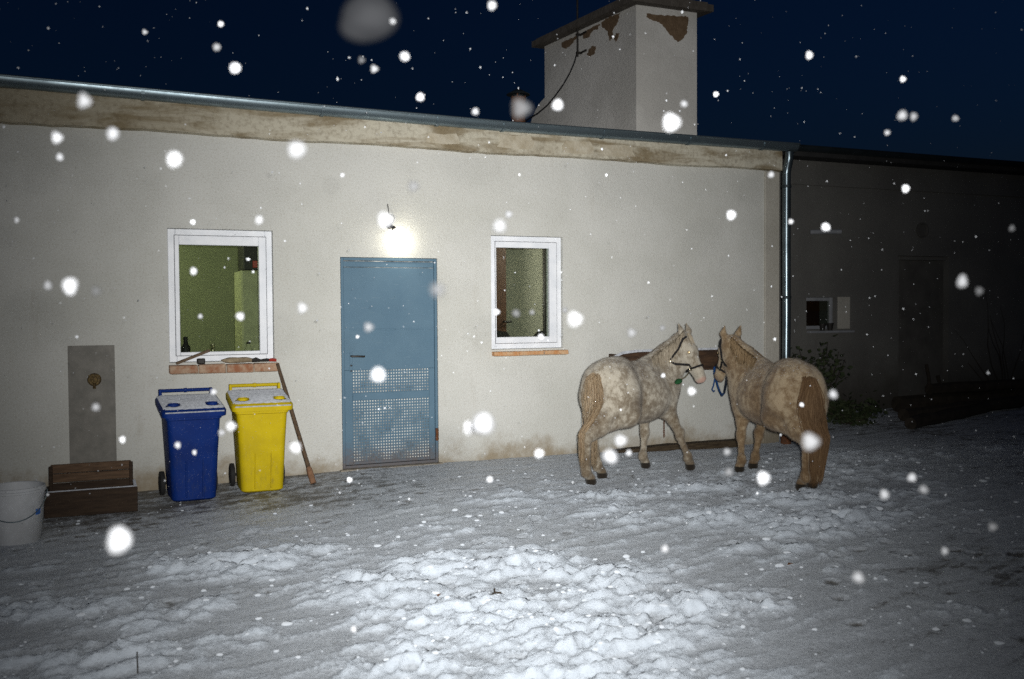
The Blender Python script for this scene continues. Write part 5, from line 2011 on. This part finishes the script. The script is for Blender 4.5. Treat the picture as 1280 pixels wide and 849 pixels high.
# green tether end on the left pony's halter
q0 = H1(0.285, -0.10, 0.0)
gb = empty('green_tether', tuple(q0 + Vector((0, 0, -0.20))), 0, 'short green tether hanging from the left pony halter', 'tether')
gl = Vector(gb.location)
tp = at_d(848, 477, 8.72) - gl
MB().tube([q0 - gl, (q0 - gl).lerp(tp, .4) + Vector((0, 0, -0.012)), (q0 - gl).lerp(tp, .75)], 0.0055, 6).build('clip_strap', 'halter_ring', gb, smooth=True)
gd = (tp - (q0 - gl)).normalized()
MB().tube([tp - gd * 0.055, tp - gd * 0.04, tp - gd * 0.01, tp + gd * 0.03, tp + gd * 0.06], [0.008, 0.024, 0.034, 0.028, 0.008], 9, 0.7).build('webbing_bundle', 'green_cord', gb, smooth=True)

# blue lead rope of the right pony: knot on the manger, loop, halter
kp = at_y(895, 461, MY - 0.025)
lr = empty('lead_rope', tuple(kp), 0, 'blue lead rope knotted to the manger and looping to the right pony halter', 'rope')
rp = [(895, 459), (894, 466), (895, 474), (897, 482), (899.5, 489), (902.5, 494.5), (905.5, 491), (907, 483), (908.5, 474), (909.5, 465), (909, 458)]
hp_ = H2(0.285, -0.10, 0.0)
dk = (kp - CAM).dot(FWD)
dh = (hp_ - CAM).dot(FWD)
pts = []
for i, (px, py) in enumerate(rp):
    t = i / (len(rp) - 1)
    pts.append(at_d(px, py, dk + (dh - dk) * t * t - 0.10 * math.sin(t * 3.14)) - kp)
MB().tube(pts[:7], 0.0105, 8).build('rope', 'blue_rope', lr, smooth=True)
MB().tube(pts[6:], 0.0105, 8).build('rope_end', 'dark_rope', lr, smooth=True)
MB().tube([at_d(px, py, dk - 0.02) - kp for px, py in ((896, 466), (893.5, 474), (892, 482), (890, 487), (892.5, 490), (893.5, 488))], 0.0075, 7).build('loose_end', 'blue_rope', lr, smooth=True)
kn = MB()
for i in range(4):
    c = Vector((0, 0, 0.012 - i * 0.022))
    kn.tube([c + Vector((0.021 * math.cos(w), 0.016 * math.sin(w), 0.006 * math.sin(w * 2 + i))) for w in [2 * math.pi * k / 12 for k in range(13)]], 0.011, 7, cap=False)
kn.build('knot', 'blue_rope', lr, smooth=True)


# ================================================================== FALLING SNOW
def flake_mesh(k, mname):
    bm = bmesh.new()
    bmesh.ops.create_icosphere(bm, subdivisions=3, radius=1.0)
    rr = random.Random(100 + k)
    o = [Vector((rr.gauss(0, 1), rr.gauss(0, 1), rr.gauss(0, 1))).normalized() for _ in range(12)]
    for v in bm.verts:
        d = v.co.normalized()
        r = 0.92
        for q in o:
            r += 0.12 * max(0, d.dot(q) - 0.6) / 0.4 - 0.10 * max(0, -d.dot(q) - 0.6) / 0.4
        v.co = d * r
    me = bpy.data.meshes.new('snowflake')
    bm.to_mesh(me)
    bm.free()
    me.shade_smooth()
    me.materials.append(MATS[mname])
    return me


KINDS = {'flake': (0.9, 2.6), 'flake_thin': (0.7, 1.1), 'flake_thinner': (0.6, 0.62), 'flake_faint': (0.5, 0.30), 'flake_ghost': (0.35, 0.10)}
for nm, (cv, al) in KINDS.items():
    snowflake_material(nm, cv)
FM = {}


def snowflake(px, py, dia, label, kind='flake', asp=1.0, tilt=0.0, dist=None):
    """dia = apparent size in pixels of the 1280 wide frame; the clump itself is a little smaller, defocus adds the rest"""
    rr = random.Random(int(px * 7 + py))
    dist = dist or max(1.0, 0.0210 / (dia / FPX + 0.0022)) * rr.uniform(0.95, 1.2)
    blur = 0.0120 * (8.6 - dist) / 8.6 * 0.45
    size = max(0.004, dia * dist / FPX - blur) / 2
    k = rr.randint(0, 3)
    if (k, kind) not in FM:
        FM[(k, kind)] = flake_mesh(k, kind)
    o = bpy.data.objects.new('snowflake', FM[(k, kind)])
    COL.objects.link(o)
    o.location = at_d(px, py, dist)
    o.scale = (size / math.sqrt(asp), size, size * math.sqrt(asp))
    o.rotation_euler = (0, math.radians(tilt), math.radians(-23))
    cov, bright = KINDS[kind]
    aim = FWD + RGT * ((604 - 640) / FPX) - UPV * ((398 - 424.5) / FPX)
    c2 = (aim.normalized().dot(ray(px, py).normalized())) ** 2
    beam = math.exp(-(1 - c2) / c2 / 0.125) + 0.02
    white = min(0.86, bright * rr.uniform(0.5, 1.4) * dist * dist / (95.0 * cov * max(beam, 0.22)))  # brightness worked into the colour, cancelling flash falloff with distance and beam
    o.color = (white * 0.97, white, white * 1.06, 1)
    tag(o, label, 'snowflake', 'large snowflakes caught by the flash')


T1, T2, T3, T4 = 'flake_thin', 'flake_thinner', 'flake_faint', 'flake_ghost'
for args in (
    (149, 676, 39, 'largest white snowflake, oval, in front of the ground below the wooden box', 'flake', 1.22, 8),
    (603, 532, 34, 'large bright snowflake in front of the wall right of the blue door', 'flake', 0.95),
    (588, 535, 20, 'small snowflake touching the left side of the large one right of the door', 'flake'),
    (459, 24, 74, 'huge faint snowflake disc against the sky at the top', T4, 0.76, -14, 0.95),
    (371, 187, 27, 'bright round snowflake above and between the left window and the door', 'flake'),
    (218, 199, 23, 'bright snowflake on the wall above the left window, left of centre', 'flake', 1.15),
    (141, 167, 20, 'bright snowflake on the wall just under the frieze at the left', 'flake', 1.15),
    (105, 126, 22, 'greyish snowflake in front of the frieze at the left', T1, 1.2, 12),
    (71, 172, 17, 'white snowflake high on the wall at the far left', 'flake', 1.15),
    (74, 197, 12, 'small grey snowflake just below the white one at the far left', T1, 1.1),
    (87, 359, 24, 'white snowflake on the wall left of the left window', 'flake', 1.3, 5),
    (59, 358, 14, 'small snowflake left of the white one beside the left window', T1, 1.2),
    (120, 364, 16, 'very faint snowflake right of the white one beside the left window', T3),
    (294, 85, 16, 'bright snowflake against the sky above the gutter left of centre', 'flake'),
    (271, 59, 12, 'greyish snowflake in the sky above and left of the bright one', T2),
    (276, 30, 9, 'small white snowflake high in the sky left of centre', 'flake'),
    (181, 40, 8, 'small greyish snowflake high in the sky at the left', T1),
    (506, 71, 14, 'bright snowflake in the sky right of the huge faint disc', 'flake'),
    (491, 27, 11, 'bright snowflake at the right edge of the huge faint disc', 'flake'),
    (452, 75, 11, 'grey snowflake in the sky below the huge faint disc, left one', T2),
    (468, 86, 12, 'grey snowflake in the sky below the huge faint disc, right one', T1),
    (525, 122, 12, 'white snowflake in the sky just above the gutter at the middle', 'flake'),
    (615, 7, 14, 'white snowflake at the top edge left of the chimney block', 'flake', 1.1),
    (594, 140, 11, 'white snowflake above the gutter left of the flue pipe', T1),
    (652, 135, 30, 'faint round snowflake disc in front of the flue pipe', T3),
    (697, 132, 16, 'bright snowflake in front of the left foot of the chimney block', 'flake'),
    (840, 153, 25, 'bright snowflake in front of the chimney front just above the gutter', 'flake'),
    (855, 130, 11, 'grey snowflake on the chimney front above the bright one', T1),
    (1012, 69, 11, 'white snowflake in the sky right of the chimney block', 'flake', 1.2),
    (1129, 99, 9, 'small white snowflake in the right sky', 'flake'),
    (1128, 145, 15, 'grey snowflake, left of a close pair, in the right sky', T2),
    (1142, 146, 12, 'grey snowflake, right of a close pair, in the right sky', T2, 1.3),
    (1194, 148, 10, 'bluish grey snowflake at the right of the sky', T2),
    (1109, 166, 9, 'small grey snowflake low in the right sky', T2),
    (895, 118, 8, 'small white snowflake beside the right edge of the chimney block', 'flake'),
    (624, 284, 21, 'bright snowflake above the top left corner of the right window', 'flake'),
    (636, 268, 12, 'faint snowflake close above the bright one by the right window', T2),
    (482, 275, 23, 'bright snowflake right beside the lit bulb above the door', 'flake'),
    (517, 233, 18, 'faint snowflake on the wall above the lit bulb', T3),
    (324, 275, 13, 'white snowflake just above the left window', 'flake', 1.3, 10),
    (241, 278, 8, 'small white snowflake above the left corner of the left window', 'flake'),
    (428, 219, 7, 'tiny white snowflake high on the wall left of the lit bulb', 'flake'),
    (242, 339, 11, 'white snowflake in front of the left pane, upper left', 'flake', 1.25),
    (300, 396, 13, 'white snowflake in front of the left pane, lower right', 'flake'),
    (250, 396, 8, 'small snowflake in front of the left pane, lower left', T1),
    (378, 385, 16, 'white snowflake on the wall between the left window and the door', T1, 1.15),
    (547, 362, 25, 'greyish snowflake disc over the upper right edge of the blue door', T2),
    (461, 409, 15, 'grey snowflake on the upper half of the blue door', T2),
    (472, 470, 22, 'bright snowflake on the perforated panel of the blue door', 'flake'),
    (447, 421, 6, 'tiny snowflake left on the upper half of the blue door', T1),
    (719, 399, 22, 'bright snowflake right of the right window', 'flake'),
    (706, 388, 9, 'faint snowflake just left of the bright one beside the right window', T2),
    (645, 392, 13, 'faint snowflake in front of the right pane, lower middle', T3),
    (665, 391, 9, 'faint snowflake in front of the right pane, lower right', T3),
    (676, 421, 9, 'small snowflake at the lower edge of the right window frame', 'flake'),
    (621, 390, 9, 'small snowflake at the left edge of the right window frame', 'flake'),
    (914, 269, 14, 'white snowflake on the wall near the downpipe', 'flake', 1.15),
    (964, 219, 10, 'white snowflake just under the right end of the frieze', T1),
    (989, 277, 8, 'white snowflake over the downpipe', T1),
    (1032, 284, 12, 'white snowflake over the pipe stub on the dark wall', 'flake'),
    (1132, 236, 11, 'white snowflake high on the dark right wall', 'flake', 1.2),
    (1203, 353, 18, 'bluish white oval snowflake on the dark right wall', T1, 1.4),
    (1224, 364, 13, 'dim bluish snowflake right of the oval one on the dark wall', T3, 1.2),
    (1265, 286, 10, 'bluish snowflake near the right edge on the dark wall', T2, 1.2),
    (790, 416, 14, 'faint snowflake on the wall above the left pony back', T2),
    (828, 410, 9, 'faint snowflake just left of the left pony ears', T2),
    (865, 489, 12, 'bright snowflake on the wall between the two ponies', 'flake'),
    (776, 551, 19, 'greyish snowflake disc between the left pony legs', T1),
    (762, 571, 22, 'bright snowflake at the left pony hind feet', 'flake'),
    (786, 567, 10, 'small white snowflake right of the bright one at the left pony feet', 'flake'),
    (829, 470, 7, 'small white snowflake on the left pony shoulder', T1),
    (1014, 552, 27, 'faint round snowflake disc over the right pony tail', T2),
    (1041, 493, 14, 'bluish snowflake at the right pony rump', T1, 1.2),
    (1002, 506, 7, 'small white snowflake on the right pony thigh', 'flake'),
    (954, 598, 19, 'bright oval snowflake left of the right pony hind feet', 'flake', 1.2),
    (911, 591, 14, 'faint snowflake beside the right pony front feet', T2),
    (909, 565, 12, 'faint snowflake above the ground between the right pony feet', T2),
    (674, 567, 14, 'white snowflake at the foot of the wall left of the ponies', 'flake'),
    (612, 600, 10, 'small white snowflake over the ground below the door', 'flake'),
    (437, 600, 8, 'small white snowflake over the ground left below the door', 'flake'),
    (369, 560, 17, 'bright snowflake over the leaning pole right of the yellow bin', 'flake'),
    (289, 533, 15, 'bright snowflake between the two bins', 'flake'),
    (277, 541, 11, 'greyish snowflake just left of the bright one between the bins', T1),
    (222, 557, 10, 'white snowflake on the blue bin front, left', T1, 1.2),
    (243, 566, 8, 'white snowflake on the blue bin front, low', 'flake', 1.3),
    (267, 490, 10, 'white snowflake on the blue bin lid', 'flake'),
    (119, 510, 13, 'white snowflake over the grey sheet panel', T1),
    (153, 550, 10, 'white snowflake right of the grey sheet panel', 'flake', 1.25),
    (21, 275, 9, 'greyish snowflake at the left edge of the wall', T1, 1.4),
    (831, 687, 13, 'white snowflake over the snow below the ponies', T1),
    (1072, 722, 18, 'bluish grey snowflake over the right ground', T2),
    (1106, 618, 15, 'white snowflake over the dark right ground', T1, 1.1),
    (1154, 612, 14, 'white snowflake, right one of a close pair, over the dark right ground', T1),
    (1140, 598, 14, 'grey snowflake, left one of a close pair, over the dark right ground', T2),
    (1241, 659, 14, 'bluish snowflake near the right edge over the dark ground', T2),
    (1181, 689, 12, 'bluish snowflake over the dark ground, right of the trampled snow', T2, 1.2),
    (442, 787, 10, 'white snowflake over the middle of the front snow', 'flake', 1.2),
):
    snowflake(*args)

# the rest of the snowfall: small flakes through the air of the yard
def snowfall():
    n = 2300
    V, Fc, o = [], [], 0
    oc = np.array([(1, 0, 0), (-1, 0, 0), (0, 1, 0), (0, -1, 0), (0, 0, 1), (0, 0, -1)], float)
    of = np.array([(0, 2, 4), (2, 1, 4), (1, 3, 4), (3, 0, 4), (2, 0, 5), (1, 2, 5), (3, 1, 5), (0, 3, 5)])
    for i in range(n):
        t = 3.0 + 5.2 * RNG.random() ** 0.8
        p = np.array(at_d(RNG.uniform(-150, 1430), RNG.uniform(-120, 960), t))
        if p[2] < 0.05 or p[1] > -0.3:
            continue
        r = RNG.uniform(0.0014, 0.0034) * (1 + (RNG.random() < .12))
        V.append(oc * r * RNG.uniform(0.7, 1.3, 3) + p)
        Fc.append(of + o)
        o += 6
    me = bpy.data.meshes.new('falling_snow')
    me.from_pydata(np.concatenate(V).tolist(), [], np.concatenate(Fc).tolist())
    me.materials.append(MATS['flake_far'])
    ob = bpy.data.objects.new('falling_snow', me)
    COL.objects.link(ob)
    tag(ob, 'fine snow falling all over the yard', 'snow', kind='stuff')


snowfall()
